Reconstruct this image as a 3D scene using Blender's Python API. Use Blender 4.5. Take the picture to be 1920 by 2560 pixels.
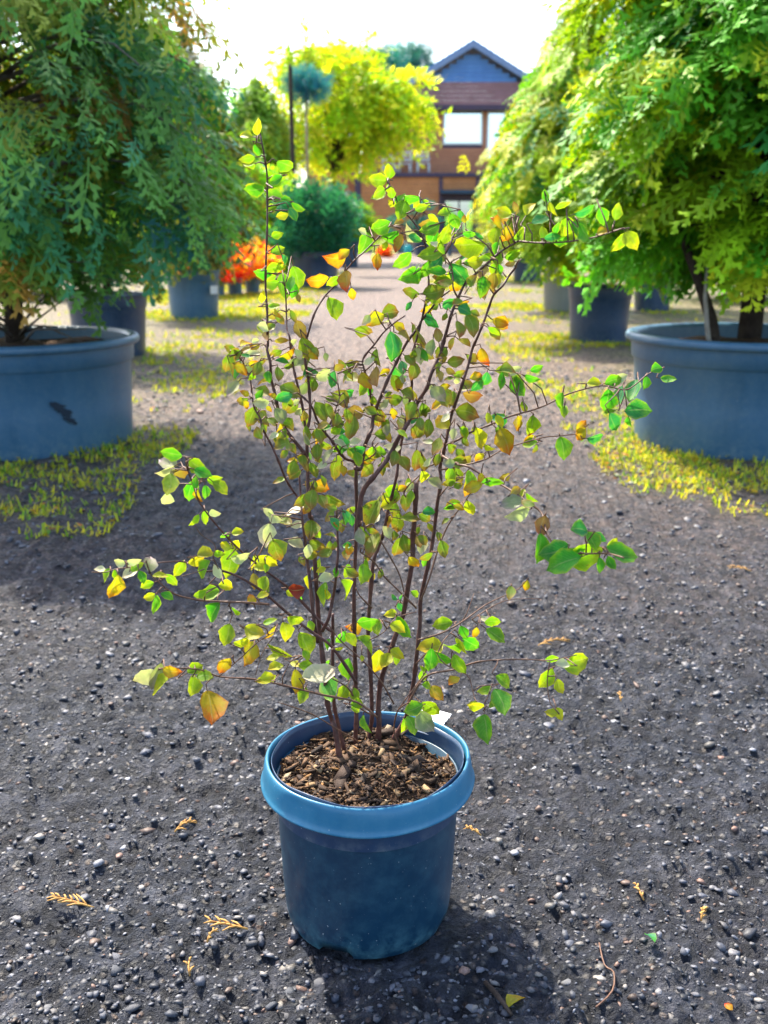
import bpy, math, random
import numpy as np
from mathutils import Matrix, Vector

for o in list(bpy.data.objects):
    bpy.data.objects.remove(o, do_unlink=True)
scene = bpy.context.scene
COL = scene.collection
R = math.radians

# ------------------------------------------------------------ camera, sky, sun
H = 0.889                 # camera height in metres
F = 2600.0                # focal length in photo pixels (photo is 1920 x 2560)
PITCH = R(15.0)           # looking slightly down
cam_data = bpy.data.cameras.new('camera')
cam = bpy.data.objects.new('camera', cam_data)
COL.objects.link(cam)
cam.location = (0, 0, H)
cam.rotation_euler = (R(90) - PITCH, 0, 0)
cam_data.sensor_fit = 'VERTICAL'
cam_data.sensor_height = 36.0
cam_data.sensor_width = 27.0
cam_data.lens = 36.0 * F / 2560.0
cam_data.clip_start = 0.05
cam_data.clip_end = 3000
cam_data.dof.use_dof = True
cam_data.dof.focus_distance = 1.34
cam_data.dof.aperture_fstop = 7.1
scene.camera = cam
scene.cycles.max_bounces = 4
scene.cycles.diffuse_bounces = 3
scene.cycles.transmission_bounces = 3
scene.render.resolution_x = 768
scene.render.resolution_y = 1024

SUN_AZ = R(-32)           # to the left of straight ahead: the scene is back-lit
SUN_EL = R(51)
world = bpy.data.worlds.new('World')
scene.world = world
world.use_nodes = True
wn = world.node_tree
for n in list(wn.nodes):
    wn.nodes.remove(n)
sky = wn.nodes.new('ShaderNodeTexSky')
sky.sky_type = 'NISHITA'
sky.sun_disc = False
sky.sun_elevation = SUN_EL
sky.sun_rotation = SUN_AZ
sky.air_density = 1.0
sky.dust_density = 2.5
sky.ozone_density = 1.2
bg = wn.nodes.new('ShaderNodeBackground')
bg.inputs['Strength'].default_value = 0.15
wo = wn.nodes.new('ShaderNodeOutputWorld')
wn.links.new(sky.outputs[0], bg.inputs[0])
wn.links.new(bg.outputs[0], wo.inputs[0])
sd = bpy.data.lights.new('sun', 'SUN')
sd.energy = 3.6
sd.angle = R(0.8)
sd.color = (1.0, 0.93, 0.80)
sun = bpy.data.objects.new('sun', sd)
COL.objects.link(sun)
to_sun = Vector((math.sin(SUN_AZ) * math.cos(SUN_EL), math.cos(SUN_AZ) * math.cos(SUN_EL), math.sin(SUN_EL)))
sun.rotation_euler = to_sun.to_track_quat('Z', 'Y').to_euler()
sun.location = (-6, 10, 12)
vs = scene.view_settings
vs.view_transform = 'Standard'
vs.look = 'None'
vs.gamma = 1.0
vs.exposure = 1.72
vs.use_curve_mapping = False

# ------------------------------------------------------------ helpers
rng = np.random.default_rng(7)
random.seed(7)
FW = Vector((0, math.cos(PITCH), -math.sin(PITCH)))
UP = Vector((0, math.sin(PITCH), math.cos(PITCH)))
RT = Vector((1, 0, 0))
CAM = Vector((0, 0, H))

def ray(px, py):
    return FW + RT * ((px - 960) / F) - UP * ((py - 1280) / F)

def at(px, py, Y):
    d = ray(px, py)
    return CAM + d * (Y / d.y)

def on_z(px, py, z=0.0):
    d = ray(px, py)
    return CAM + d * ((z - H) / d.z)

def vnoise(x, y, seed=0):
    x = np.asarray(x, float); y = np.asarray(y, float)
    xi = np.floor(x); yi = np.floor(y)
    fx = x - xi; fy = y - yi
    fx = fx * fx * (3 - 2 * fx); fy = fy * fy * (3 - 2 * fy)
    def h(a, b):
        v = np.sin(a * 127.1 + b * 311.7 + seed * 74.7) * 43758.5453
        return v - np.floor(v)
    return (h(xi, yi) * (1 - fx) * (1 - fy) + h(xi + 1, yi) * fx * (1 - fy)
            + h(xi, yi + 1) * (1 - fx) * fy + h(xi + 1, yi + 1) * fx * fy)

def link(name, data, parent=None, loc=None):
    o = bpy.data.objects.new(name, data)
    COL.objects.link(o)
    if parent is not None:
        o.parent = parent
    if loc is not None:
        o.location = loc
    return o

def tag(o, label=None, cat=None, group=None, kind=None):
    if label: o['label'] = label
    if cat: o['category'] = cat
    if group: o['group'] = group
    if kind: o['kind'] = kind
    return o

def thing(name, label, cat, loc=(0, 0, 0), rz=0.0, group=None):
    o = link(name, None, None, loc)
    o.empty_display_size = 0.1
    o.rotation_euler = (0, 0, rz)
    return tag(o, label, cat, group)

def fast_mesh(name, verts, faces, mats, smooth=False, col=None, mat_idx=None):
    """verts (n,3); faces: (m,k) array with k = 3 or 4"""
    verts = np.asarray(verts, np.float32); faces = np.asarray(faces, np.int32)
    m, k = faces.shape
    me = bpy.data.meshes.new(name)
    me.vertices.add(len(verts)); me.vertices.foreach_set('co', verts.ravel())
    me.loops.add(m * k); me.loops.foreach_set('vertex_index', faces.ravel())
    me.polygons.add(m)
    me.polygons.foreach_set('loop_start', np.arange(0, m * k, k, dtype=np.int32))
    me.polygons.foreach_set('loop_total', np.full(m, k, np.int32))
    if smooth:
        me.polygons.foreach_set('use_smooth', np.ones(m, bool))
    for mt in (mats if isinstance(mats, (list, tuple)) else [mats]):
        me.materials.append(mt)
    if mat_idx is not None:
        me.polygons.foreach_set('material_index', np.asarray(mat_idx, np.int32))
    if col is not None:
        ca = me.color_attributes.new('Col', 'FLOAT_COLOR', 'POINT')
        c4 = np.ones((len(verts), 4), np.float32); c4[:, :3] = col
        ca.data.foreach_set('color', c4.ravel())
    me.update(calc_edges=True)
    me.validate()
    return me

class MB:
    """collects simple shapes into one mesh"""
    def __init__(s):
        s.v = []; s.f = []; s.sm = []
    def add(s, verts, faces, smooth=False):
        b = len(s.v)
        s.v += [tuple(p) for p in verts]
        s.f += [tuple(i + b for i in q) for q in faces]
        s.sm += [smooth] * len(faces)
        return s
    def box(s, x0, x1, y0, y1, z0, z1, M=None):
        p = [(x0, y0, z0), (x1, y0, z0), (x1, y1, z0), (x0, y1, z0), (x0, y0, z1), (x1, y0, z1), (x1, y1, z1), (x0, y1, z1)]
        if M is not None:
            p = [M @ Vector(q) for q in p]
        return s.add(p, [(0, 3, 2, 1), (4, 5, 6, 7), (0, 1, 5, 4), (1, 2, 6, 5), (2, 3, 7, 6), (3, 0, 4, 7)])
    def prism(s, poly, y0, y1):
        """poly in (x, z), extruded along y"""
        n = len(poly)
        v = [(x, y0, z) for x, z in poly] + [(x, y1, z) for x, z in poly]
        f = [tuple(range(n)), tuple(range(2 * n - 1, n - 1, -1))]
        f += [((i + 1) % n, i, i + n, (i + 1) % n + n) for i in range(n)]
        return s.add(v, f)
    def lathe(s, prof, seg=48, rad=None, c=(0, 0)):
        """prof: (r, z) from outside bottom round; rad(angle, i) -> factor"""
        v = []
        for i, (r, z) in enumerate(prof):
            for k in range(seg):
                a = 2 * math.pi * k / seg
                q = rad(a, i) if rad else (1.0, 0.0)
                v.append((c[0] + r * q[0] * math.cos(a), c[1] + r * q[0] * math.sin(a), z + q[1]))
        f = []
        for i in range(len(prof) - 1):
            for k in range(seg):
                k2 = (k + 1) % seg
                f.append((i * seg + k, i * seg + k2, (i + 1) * seg + k2, (i + 1) * seg + k))
        return s.add(v, f, True)
    def tube(s, pts, rads, seg=6):
        pts = [Vector(p) for p in pts]
        n = len(pts)
        t0 = (pts[1] - pts[0]).normalized()
        u = t0.orthogonal().normalized()
        v = []
        for i, p in enumerate(pts):
            t = (pts[min(i + 1, n - 1)] - pts[max(i - 1, 0)])
            if t.length < 1e-9: t = t0.copy()
            t.normalize()
            u = (u - t * u.dot(t))
            if u.length < 1e-6: u = t.orthogonal()
            u.normalize()
            w = t.cross(u)
            for k in range(seg):
                a = 2 * math.pi * k / seg
                v.append(p + (u * math.cos(a) + w * math.sin(a)) * rads[i])
        f = []
        for i in range(n - 1):
            for k in range(seg):
                k2 = (k + 1) % seg
                f.append((i * seg + k, i * seg + k2, (i + 1) * seg + k2, (i + 1) * seg + k))
        f.append(tuple(range(seg - 1, -1, -1)))
        f.append(tuple(range((n - 1) * seg, n * seg)))
        return s.add(v, f, True)
    def build(s, name, mat, parent=None, loc=None):
        me = bpy.data.meshes.new(name)
        me.from_pydata(s.v, [], s.f)
        me.polygons.foreach_set('use_smooth', s.sm)
        me.materials.append(mat)
        me.update()
        return link(name, me, parent, loc)

# ------------------------------------------------------------ materials
def new_mat(name):
    m = bpy.data.materials.new(name)
    m.use_nodes = True
    nt = m.node_tree
    for n in list(nt.nodes):
        nt.nodes.remove(n)
    out = nt.nodes.new('ShaderNodeOutputMaterial')
    return m, nt, out

def nd(nt, typ, **kw):
    n = nt.nodes.new(typ)
    for k, v in kw.items():
        if k.startswith('i_'):
            key = k[2:]
            n.inputs[int(key) if key.isdigit() else key.replace('_', ' ')].default_value = v
        else:
            setattr(n, k, v)
    return n

def ramp(nt, fac, stops, interp='LINEAR'):
    n = nt.nodes.new('ShaderNodeValToRGB')
    n.color_ramp.interpolation = interp
    el = n.color_ramp.elements
    while len(el) < len(stops):
        el.new(0.5)
    for e, (p, c) in zip(el, stops):
        e.position = p
        e.color = (c[0], c[1], c[2], 1) if not isinstance(c, (int, float)) else (c, c, c, 1)
    nt.links.new(fac, n.inputs[0])
    return n.outputs[0]

def mix(nt, fac, a, b, mode='MIX'):
    n = nt.nodes.new('ShaderNodeMix')
    n.data_type = 'RGBA'; n.blend_type = mode
    for sock, v in ((n.inputs[0], fac), (n.inputs[6], a), (n.inputs[7], b)):
        if hasattr(v, 'is_linked'):
            nt.links.new(v, sock)
        elif isinstance(v, (int, float)):
            sock.default_value = v
        else:
            sock.default_value = (v[0], v[1], v[2], 1)
    return n.outputs[2]

def mth(nt, op, a, b=None, c=None, clamp=False):
    n = nt.nodes.new('ShaderNodeMath')
    n.operation = op; n.use_clamp = clamp
    for i, v in enumerate((a, b, c)):
        if v is None: continue
        if hasattr(v, 'is_linked'):
            nt.links.new(v, n.inputs[i])
        else:
            n.inputs[i].default_value = v
    return n.outputs[0]

def noise(nt, scale, detail=4, rough=0.55, vec=None, distort=0.0):
    n = nd(nt, 'ShaderNodeTexNoise')
    n.inputs['Scale'].default_value = scale
    n.inputs['Detail'].default_value = detail
    n.inputs['Roughness'].default_value = rough
    n.inputs['Distortion'].default_value = distort
    if vec is not None:
        nt.links.new(vec, n.inputs['Vector'])
    return n.outputs['Fac']

def coords(nt, kind='Object'):
    return nt.nodes.new('ShaderNodeTexCoord').outputs[kind]

def finish(nt, out, color, rough=0.6, bump=None, bump_s=0.3, bump_d=0.01, spec=0.4, trans=0.0, tcol=None, metal=0.0):
    p = nd(nt, 'ShaderNodeBsdfPrincipled')
    for key, v in (('Base Color', color), ('Roughness', rough), ('Specular IOR Level', spec), ('Metallic', metal)):
        if hasattr(v, 'is_linked'):
            nt.links.new(v, p.inputs[key])
        elif isinstance(v, (int, float)):
            p.inputs[key].default_value = v
        else:
            p.inputs[key].default_value = (v[0], v[1], v[2], 1)
    if bump is not None:
        b = nd(nt, 'ShaderNodeBump')
        b.inputs['Strength'].default_value = bump_s
        b.inputs['Distance'].default_value = bump_d
        nt.links.new(bump, b.inputs['Height'])
        nt.links.new(b.outputs[0], p.inputs['Normal'])
    sh = p.outputs[0]
    if trans > 0:
        t = nd(nt, 'ShaderNodeBsdfTranslucent')
        tc = tcol if tcol is not None else color
        if hasattr(tc, 'is_linked'):
            nt.links.new(tc, t.inputs['Color'])
        else:
            t.inputs['Color'].default_value = (tc[0], tc[1], tc[2], 1)
        ms = nd(nt, 'ShaderNodeMixShader')
        ms.inputs[0].default_value = trans
        nt.links.new(sh, ms.inputs[1]); nt.links.new(t.outputs[0], ms.inputs[2])
        sh = ms.outputs[0]
    nt.links.new(sh, out.inputs['Surface'])

def mottled(name, c1, c2, scale=6, rough=0.6, bump_s=0.15, bump_d=0.004, spec=0.4, c3=None, fine=60, kind='Object'):
    m, nt, out = new_mat(name)
    v = coords(nt, kind)
    a = noise(nt, scale, 6, 0.6, v)
    c = ramp(nt, a, [(0.32, c1), (0.68, c2)])
    if c3 is not None:
        b = noise(nt, scale * 4.3, 5, 0.65, v)
        c = mix(nt, ramp(nt, b, [(0.56, 0.0), (0.72, 1.0)]), c, c3)
    fb = noise(nt, fine, 5, 0.6, v)
    finish(nt, out, c, rough, fb, bump_s, bump_d, spec)
    return m

def foliage(name, trans=0.38, rough=0.55, spec=0.3, gain=1.0):
    """colour comes from the 'Col' attribute: each sprig has its own green"""
    m, nt, out = new_mat(name)
    a = nd(nt, 'ShaderNodeAttribute'); a.attribute_name = 'Col'
    v = coords(nt)
    n = noise(nt, 9, 4, 0.6, v)
    c = mix(nt, 1.0, a.outputs['Color'], ramp(nt, n, [(0.3, 0.75), (0.7, 1.2)]), 'MULTIPLY')
    t = mix(nt, 1.0, c, (1.7, 1.5, 0.5), 'MULTIPLY')
    finish(nt, out, c, rough, None, spec=spec, trans=trans, tcol=t)
    return m

def make_ground_mat():
    m, nt, out = new_mat('packed_gravel_soil')
    v = coords(nt)
    big = noise(nt, 0.9, 5, 0.6, v)
    med = noise(nt, 14, 6, 0.65, v, 0.3)
    fin = noise(nt, 170, 4, 0.75, v)
    c = ramp(nt, med, [(0.34, (0.006, 0.009, 0.017)), (0.5, (0.022, 0.028, 0.044)), (0.66, (0.085, 0.090, 0.112))])
    c = mix(nt, ramp(nt, big, [(0.42, 0.0), (0.66, 0.4)]), c, (0.050, 0.038, 0.034))
    vor = nd(nt, 'ShaderNodeTexVoronoi'); vor.inputs['Scale'].default_value = 70.0
    vor.inputs['Randomness'].default_value = 1.0
    nt.links.new(v, vor.inputs['Vector'])
    cell = nd(nt, 'ShaderNodeSeparateColor'); nt.links.new(vor.outputs['Color'], cell.inputs[0])
    grit = ramp(nt, vor.outputs['Distance'], [(0.18, 1.0), (0.42, 0.0)])
    grit = mth(nt, 'MULTIPLY', grit, ramp(nt, cell.outputs[0], [(0.35, 0.0), (0.55, 1.0)]))
    gcol = ramp(nt, cell.outputs[1], [(0.0, (0.06, 0.065, 0.075)), (0.45, (0.13, 0.13, 0.13)), (0.75, (0.26, 0.23, 0.20)), (1.0, (0.14, 0.08, 0.055))])
    # grazing backlight painted into the colour: paler and tanner with distance
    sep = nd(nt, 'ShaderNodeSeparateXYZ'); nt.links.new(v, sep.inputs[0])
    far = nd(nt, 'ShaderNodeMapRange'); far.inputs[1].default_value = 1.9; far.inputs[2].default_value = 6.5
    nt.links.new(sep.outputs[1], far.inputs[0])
    backlit_tan = ramp(nt, noise(nt, 24, 7, 0.8, v, 0.8), [(0.41, (0.040, 0.026, 0.024)), (0.49, (0.16, 0.105, 0.082)), (0.59, (0.54, 0.365, 0.27))])
    c = mix(nt, mth(nt, 'MULTIPLY', far.outputs[0], 0.8), c, backlit_tan)
    c = mix(nt, mth(nt, 'MULTIPLY', grit, 0.8), c, mix(nt, mth(nt, 'MULTIPLY', far.outputs[0], 0.6), gcol, mix(nt, 1.0, gcol, (2.0, 1.6, 1.35), 'MULTIPLY')))  # distant grit brightened and warmed for the same painted backlight
    # moss along both rows of pots
    ax = mth(nt, 'ABSOLUTE', sep.outputs[0])
    edge = noise(nt, 1.7, 6, 0.7, v)
    mo = mth(nt, 'ADD', ax, mth(nt, 'MULTIPLY', mth(nt, 'SUBTRACT', edge, 0.5), 1.7))
    mr = nd(nt, 'ShaderNodeMapRange'); mr.inputs[1].default_value = 1.0; mr.inputs[2].default_value = 2.0
    nt.links.new(mo, mr.inputs[0])
    my = nd(nt, 'ShaderNodeMapRange'); my.inputs[1].default_value = 3.0; my.inputs[2].default_value = 4.6
    nt.links.new(sep.outputs[1], my.inputs[0])
    patch = noise(nt, 4.5, 6, 0.7, v)
    mm = mth(nt, 'MULTIPLY', mr.outputs[0], my.outputs[0])
    mm = mth(nt, 'MULTIPLY', mm, ramp(nt, patch, [(0.40, 0.0), (0.66, 1.0)]))
    moss = ramp(nt, fin, [(0.3, (0.09, 0.09, 0.02)), (0.55, (0.24, 0.23, 0.03)), (0.75, (0.42, 0.36, 0.06))])
    c = mix(nt, mth(nt, 'MULTIPLY', mm, 0.85), c, moss)
    rub = noise(nt, 55, 5, 0.7, v, 0.4)
    hgt = mth(nt, 'ADD', mth(nt, 'MULTIPLY', med, 0.5), mth(nt, 'MULTIPLY', fin, 0.5))
    hgt = mth(nt, 'ADD', hgt, mth(nt, 'MULTIPLY', rub, 0.75))
    c = mix(nt, 1.0, c, ramp(nt, rub, [(0.38, 0.4), (0.60, 1.4)]), 'MULTIPLY')  # crevice shade put into the colour: relief hollows darkened, tops lightened
    hgt = mth(nt, 'ADD', hgt, mth(nt, 'MULTIPLY', grit, 0.35))
    finish(nt, out, c, ramp(nt, med, [(0.3, 0.7), (0.7, 0.42)]), hgt, 1.0, 0.028, 0.35)
    return m

def attr_mat(name, rough=0.6, spec=0.4, bump_s=0.4, bump_d=0.002, fine=300, trans=0.0):
    m, nt, out = new_mat(name)
    a = nd(nt, 'ShaderNodeAttribute'); a.attribute_name = 'Col'
    v = coords(nt)
    n = noise(nt, fine, 4, 0.6, v)
    c = mix(nt, 1.0, a.outputs['Color'], ramp(nt, n, [(0.3, 0.7), (0.7, 1.25)]), 'MULTIPLY')
    finish(nt, out, c, rough, n, bump_s, bump_d, spec, trans=trans)
    return m

M = {}
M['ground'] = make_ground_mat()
M['pebble'] = attr_mat('pebble', 0.55, 0.5)
M['chip'] = attr_mat('mulch', 0.75, 0.3, fine=500)
M['fol'] = foliage('conifer_foliage', 0.30)
M['leafy'] = foliage('broadleaf_foliage', 0.5)
M['grass'] = foliage('moss_and_grass', 0.4)

# ------------------------------------------------------------ ground
def graded(lo, hi, c0, c1, step, grow):
    a = list(np.arange(c0, c1 + 1e-6, step))
    s, x = step, c1
    while x < hi:
        s *= grow; x += s; a.append(min(x, hi))
    s, x = step, c0
    while x > lo:
        s *= grow; x -= s; a.insert(0, max(x, lo))
    return np.array(a)

gx = graded(-400, 400, -0.95, 0.95, 0.0085, 1.09)
gy = graded(-60, 900, 0.95, 2.2, 0.0075, 1.045)
GX, GY = np.meshgrid(gx, gy)
def ground_z(x, y):
    x = np.asarray(x, float); y = np.asarray(y, float)
    z = (vnoise(x * 3, y * 3, 1) - 0.5) * 0.016 + (vnoise(x * 14, y * 14, 2) - 0.5) * 0.014
    z += np.abs(vnoise(x * 40, y * 40, 3) - 0.5) * 0.026 + (vnoise(x * 95, y * 95, 4) - 0.5) * 0.014
    fade = np.clip((14 - np.hypot(x, y)) / 8, 0, 1)
    flat = np.clip((np.hypot(x, y - 1.23) - 0.09) / 0.08, 0, 1)      # trodden flat under the pot
    return z * fade * (0.25 + 0.75 * flat) - 0.006
GZ = ground_z(GX, GY)
ny, nx = GX.shape
idx = np.arange(nx * ny).reshape(ny, nx)
gf = np.stack([idx[:-1, :-1], idx[:-1, 1:], idx[1:, 1:], idx[1:, :-1]], -1).reshape(-1, 4)
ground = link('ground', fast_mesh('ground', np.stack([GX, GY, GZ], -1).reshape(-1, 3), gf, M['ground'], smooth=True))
tag(ground, 'dark packed gravel path between the two rows of pots', 'ground', kind='structure')

# pebbles: an icosahedron squashed and dented in several ways
t = (1 + 5 ** 0.5) / 2
ICO_V = np.array([(-1, t, 0), (1, t, 0), (-1, -t, 0), (1, -t, 0), (0, -1, t), (0, 1, t), (0, -1, -t), (0, 1, -t), (t, 0, -1), (t, 0, 1), (-t, 0, -1), (-t, 0, 1)], float)
ICO_V /= np.linalg.norm(ICO_V[0])
ICO_F = np.array([(0, 11, 5), (0, 5, 1), (0, 1, 7), (0, 7, 10), (0, 10, 11), (1, 5, 9), (5, 11, 4), (11, 10, 2), (10, 7, 6), (7, 1, 8), (3, 9, 4), (3, 4, 2), (3, 2, 6), (3, 6, 8), (3, 8, 9), (4, 9, 5), (2, 4, 11), (6, 2, 10), (8, 6, 7), (9, 8, 1)])

PEB = np.array([(0.13, 0.13, 0.14), (0.20, 0.19, 0.19), (0.30, 0.27, 0.24), (0.42, 0.36, 0.28), (0.24, 0.15, 0.10), (0.42, 0.40, 0.38), (0.075, 0.08, 0.09), (0.36, 0.20, 0.13)])
PEBW = np.array([0.26, 0.22, 0.15, 0.08, 0.06, 0.04, 0.16, 0.03])

N = 40000
py_ = 0.8 + 6.4 * rng.random(N) ** 1.9
px_ = (rng.random(N) * 2 - 1) * (0.41 * py_ + 0.14)
keep = np.hypot(px_, py_ - 1.23) > 0.118
keep &= vnoise(px_ * 6, py_ * 6, 11) + 0.5 * rng.random(N) > 0.40
px_, py_ = px_[keep], py_[keep]
N = len(px_)
size = np.clip(rng.lognormal(math.log(0.0022), 0.58, N), 0.0013, 0.0085) * (1 + 0.28 * np.clip(py_ - 1.5, 0, 6))
order = np.argsort(-(size / (py_ ** 1.3)))
# the 300 that show largest become stones of their own
far_ok = (np.hypot(px_ * 1.0, py_) < 3.0)
order = np.array([i for i in order if far_ok[i]])[:300]
is_big = np.zeros(N, bool); is_big[order] = True
pc = PEB[rng.choice(len(PEB), N, p=PEBW / PEBW.sum())] * (0.22 + 0.5 * rng.random((N, 1))) * np.array([0.93, 0.99, 1.16])

def pebble_verts(n, s, x, y):
    sc = np.stack([0.8 + 0.6 * rng.random(n), 0.65 + 0.5 * rng.random(n), 0.32 + 0.34 * rng.random(n)], -1) * s[:, None]
    v = ICO_V[None] * (1 + (rng.random((n, 12, 1)) - 0.5) * 0.85)
    v = v * sc[:, None, :]
    a = rng.random(n) * 6.283
    ca, sa = np.cos(a)[:, None], np.sin(a)[:, None]
    tl = (rng.random(n)[:, None] - 0.5) * 0.8
    vx, vy, vz = v[..., 0], v[..., 1], v[..., 2]
    vz2 = vz + vx * tl
    v = np.stack([vx * ca - vy * sa, vx * sa + vy * ca, vz2], -1)
    v += np.stack([x, y, ground_z(x, y) + s * np.where(y > 2, .06, -.02)], -1)[:, None, :]
    return v
ii = np.where(~is_big)[0]
pv = pebble_verts(len(ii), size[ii], px_[ii], py_[ii])
pf = (ICO_F[None] + (np.arange(len(ii)) * 12)[:, None, None]).reshape(-1, 3)
gravel = link('gravel', fast_mesh('gravel', pv.reshape(-1, 3), pf, M['pebble'], col=np.repeat(pc[ii], 12, 0)))
tag(gravel, 'small mixed grey and tan pebbles strewn over the path', 'gravel', kind='stuff')

stone_meshes = []
for k in range(24):
    v = ICO_V * (1 + (rng.random((12, 1)) - 0.5) * 0.8) * np.array([1.0 + 0.4 * rng.random(), 0.6 + 0.4 * rng.random(), 0.32 + 0.3 * rng.random()])
    stone_meshes.append(fast_mesh('stone', v, ICO_F, M['pebble'], col=np.tile(PEB[rng.choice(len(PEB), p=PEBW / PEBW.sum())] * (0.3 + 0.45 * rng.random()) * np.array([.95, 1, 1.12]), (12, 1))))
for q, i in enumerate(order):
    s = float(min(size[i], 0.0070 + 0.004 * random.random() ** 3))
    o = link('stone', stone_meshes[q % 24], ground, (float(px_[i]), float(py_[i]), float(ground_z(px_[i], py_[i])) - s * 0.05))
    o.scale = (s, s, s)
    o.rotation_euler = (random.uniform(-.3, .3), random.uniform(-.3, .3), random.uniform(0, 6.28))

# moss and short grass in the strips beside the pots
def near_pot(x, y):
    w = np.zeros(len(x))
    for cx_, cy_, r_, a_ in ((-1.5, 4.35, .66, .27), (1.4, 4.4, .62, .32), (-2.1, 8, .6, .16), (-2.0, 12.2, 1.1, .32), (1.6, 9.0, .7, .26), (2.0, 13, .9, .3), (-1.6, 18, 1.5, .3), (2.6, 21, 1.5, .3), (-2.8, 15, 1.4, .34)):
        w = np.maximum(w, a_ * np.clip(1.5 - np.hypot(x - cx_, y - cy_) / r_, 0, 1))
    return w
def strip_points(n, ymax, p=1.6):
    y = 3.0 + (ymax - 3.0) * rng.random(n) ** p
    side = np.where(rng.random(n) < 0.5, -1, 1)
    x = side * (0.85 + (1.4 + 0.12 * y) * rng.random(n) ** 1.1)
    k = (vnoise(x * 1.8, y * 1.8, 5) * 0.6 + vnoise(x * 6, y * 6, 6) * 0.4) + (rng.random(n) - .5) * .42 + near_pot(x, y) > 0.76
    return x[k], y[k]
x, y = strip_points(84000, 26)
n = len(x)
B = 3
ang = rng.random((n, B)) * 6.283
hh = (0.006 + 0.022 * rng.random((n, B)) ** 2) * (1 + 0.05 * y[:, None])
ln = 0.006 + 0.014 * rng.random((n, B))
w = 0.0026 * (1 + 0.12 * y[:, None]) * np.ones((n, B))
bx = x[:, None] + (rng.random((n, B)) - 0.5) * 0.03; by = y[:, None] + (rng.random((n, B)) - 0.5) * 0.03
bz = ground_z(bx, by)
dx, dy = np.cos(ang), np.sin(ang)
v = np.stack([
    np.stack([bx - dy * w, by + dx * w, bz], -1),
    np.stack([bx + dy * w, by - dx * w, bz], -1),
    np.stack([bx + dx * ln + dy * w * .5, by + dy * ln - dx * w * .5, bz + hh], -1),
    np.stack([bx + dx * ln - dy * w * .5, by + dy * ln + dx * w * .5, bz + hh * 0.9], -1)], 2).reshape(-1, 3)
pal = np.array([(0.40, 0.44, 0.03), (0.26, 0.38, 0.03), (0.50, 0.44, 0.05), (0.14, 0.30, 0.03)])
gc = np.repeat(pal[rng.choice(4, n, p=[.40, .22, .26, .12])] * (0.7 + 0.6 * rng.random((n, 1))), B * 4, 0)
tag(link('moss', fast_mesh('moss', v, np.arange(len(v)).reshape(-1, 4), M['grass'], col=gc)),
    'yellow green moss and short grass growing round the big pots', 'moss', kind='stuff')
# litter of shed leaves lying on the moss
x, y = strip_points(7000, 14, 1.6)
n = len(x)
a = rng.random(n) * 6.283; L = (0.007 + 0.013 * rng.random(n)); W = L * (0.35 + 0.3 * rng.random(n))
ca, sa = np.cos(a), np.sin(a); z = ground_z(x, y) + 0.006 + 0.01 * rng.random(n)
v = np.stack([np.stack([x - ca * L, y - sa * L, z], -1), np.stack([x + sa * W, y - ca * W, z + 0.006 * rng.random(n)], -1),
              np.stack([x + ca * L, y + sa * L, z + 0.008 * rng.random(n)], -1), np.stack([x - sa * W, y + ca * W, z + 0.006 * rng.random(n)], -1)], 1).reshape(-1, 3)
pal = np.array([(0.62, 0.42, 0.03), (0.5, 0.2, 0.04), (0.30, 0.13, 0.05), (0.55, 0.50, 0.06)])
tag(link('leaf_litter', fast_mesh('leaf_litter', v, np.arange(len(v)).reshape(-1, 4), M['grass'], col=np.repeat(pal[rng.choice(4, n)], 4, 0))),
    'small shed yellow and orange leaves scattered on the moss', 'leaf litter', kind='stuff')

# ------------------------------------------------------------ pots
def make_plastic(name, c1, c2, dust):
    m, nt, out = new_mat(name)
    v = coords(nt)
    st = nd(nt, 'ShaderNodeMapping'); st.inputs['Scale'].default_value = (1, 1, 0.25); nt.links.new(v, st.inputs[0])
    a = noise(nt, 7, 6, 0.65, st.outputs[0])
    b = noise(nt, 38, 5, 0.7, v)
    c = ramp(nt, a, [(0.3, c1), (0.7, c2)])
    sep = nd(nt, 'ShaderNodeSeparateXYZ'); nt.links.new(coords(nt, 'Generated'), sep.inputs[0])
    low = nd(nt, 'ShaderNodeMapRange'); low.inputs[1].default_value = 0.22; low.inputs[2].default_value = 0.0
    nt.links.new(sep.outputs[2], low.inputs[0])
    d = mth(nt, 'MULTIPLY', ramp(nt, b, [(0.42, 0.0), (0.75, 1.0)]), mth(nt, 'ADD', mth(nt, 'MULTIPLY', low.outputs[0], 0.8), 0.22))
    c = mix(nt, d, c, dust)
    sp = noise(nt, 260, 2, 0.5, v)
    c = mix(nt, ramp(nt, sp, [(0.73, 0.0), (0.76, 0.7)]), c, (0.45, 0.5, 0.5))
    finish(nt, out, c, ramp(nt, a, [(0.3, 0.30), (0.7, 0.44)]), b, 0.12, 0.002, 0.6)
    return m
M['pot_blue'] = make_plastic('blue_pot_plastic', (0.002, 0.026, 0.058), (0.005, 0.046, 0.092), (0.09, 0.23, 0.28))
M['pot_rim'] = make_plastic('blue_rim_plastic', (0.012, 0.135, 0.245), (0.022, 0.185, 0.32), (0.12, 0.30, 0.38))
M['pot_grey'] = make_plastic('slate_pot_plastic', (0.034, 0.108, 0.190), (0.062, 0.155, 0.25), (0.18, 0.26, 0.28))
M['pot_dark'] = make_plastic('navy_pot_plastic', (0.012, 0.035, 0.085), (0.022, 0.060, 0.13), (0.12, 0.15, 0.18))
M['pot_pale'] = make_plastic('pale_pot_plastic', (0.16, 0.17, 0.15), (0.24, 0.24, 0.20), (0.30, 0.30, 0.24))
M['soil'] = mottled('potting_soil', (0.035, 0.018, 0.010), (0.11, 0.060, 0.032), 30, 0.85, 0.9, 0.01, 0.2, (0.20, 0.11, 0.05), 160)
M['white'] = mottled('white_card', (0.72, 0.72, 0.74), (0.82, 0.82, 0.82), 8, 0.5)
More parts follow.
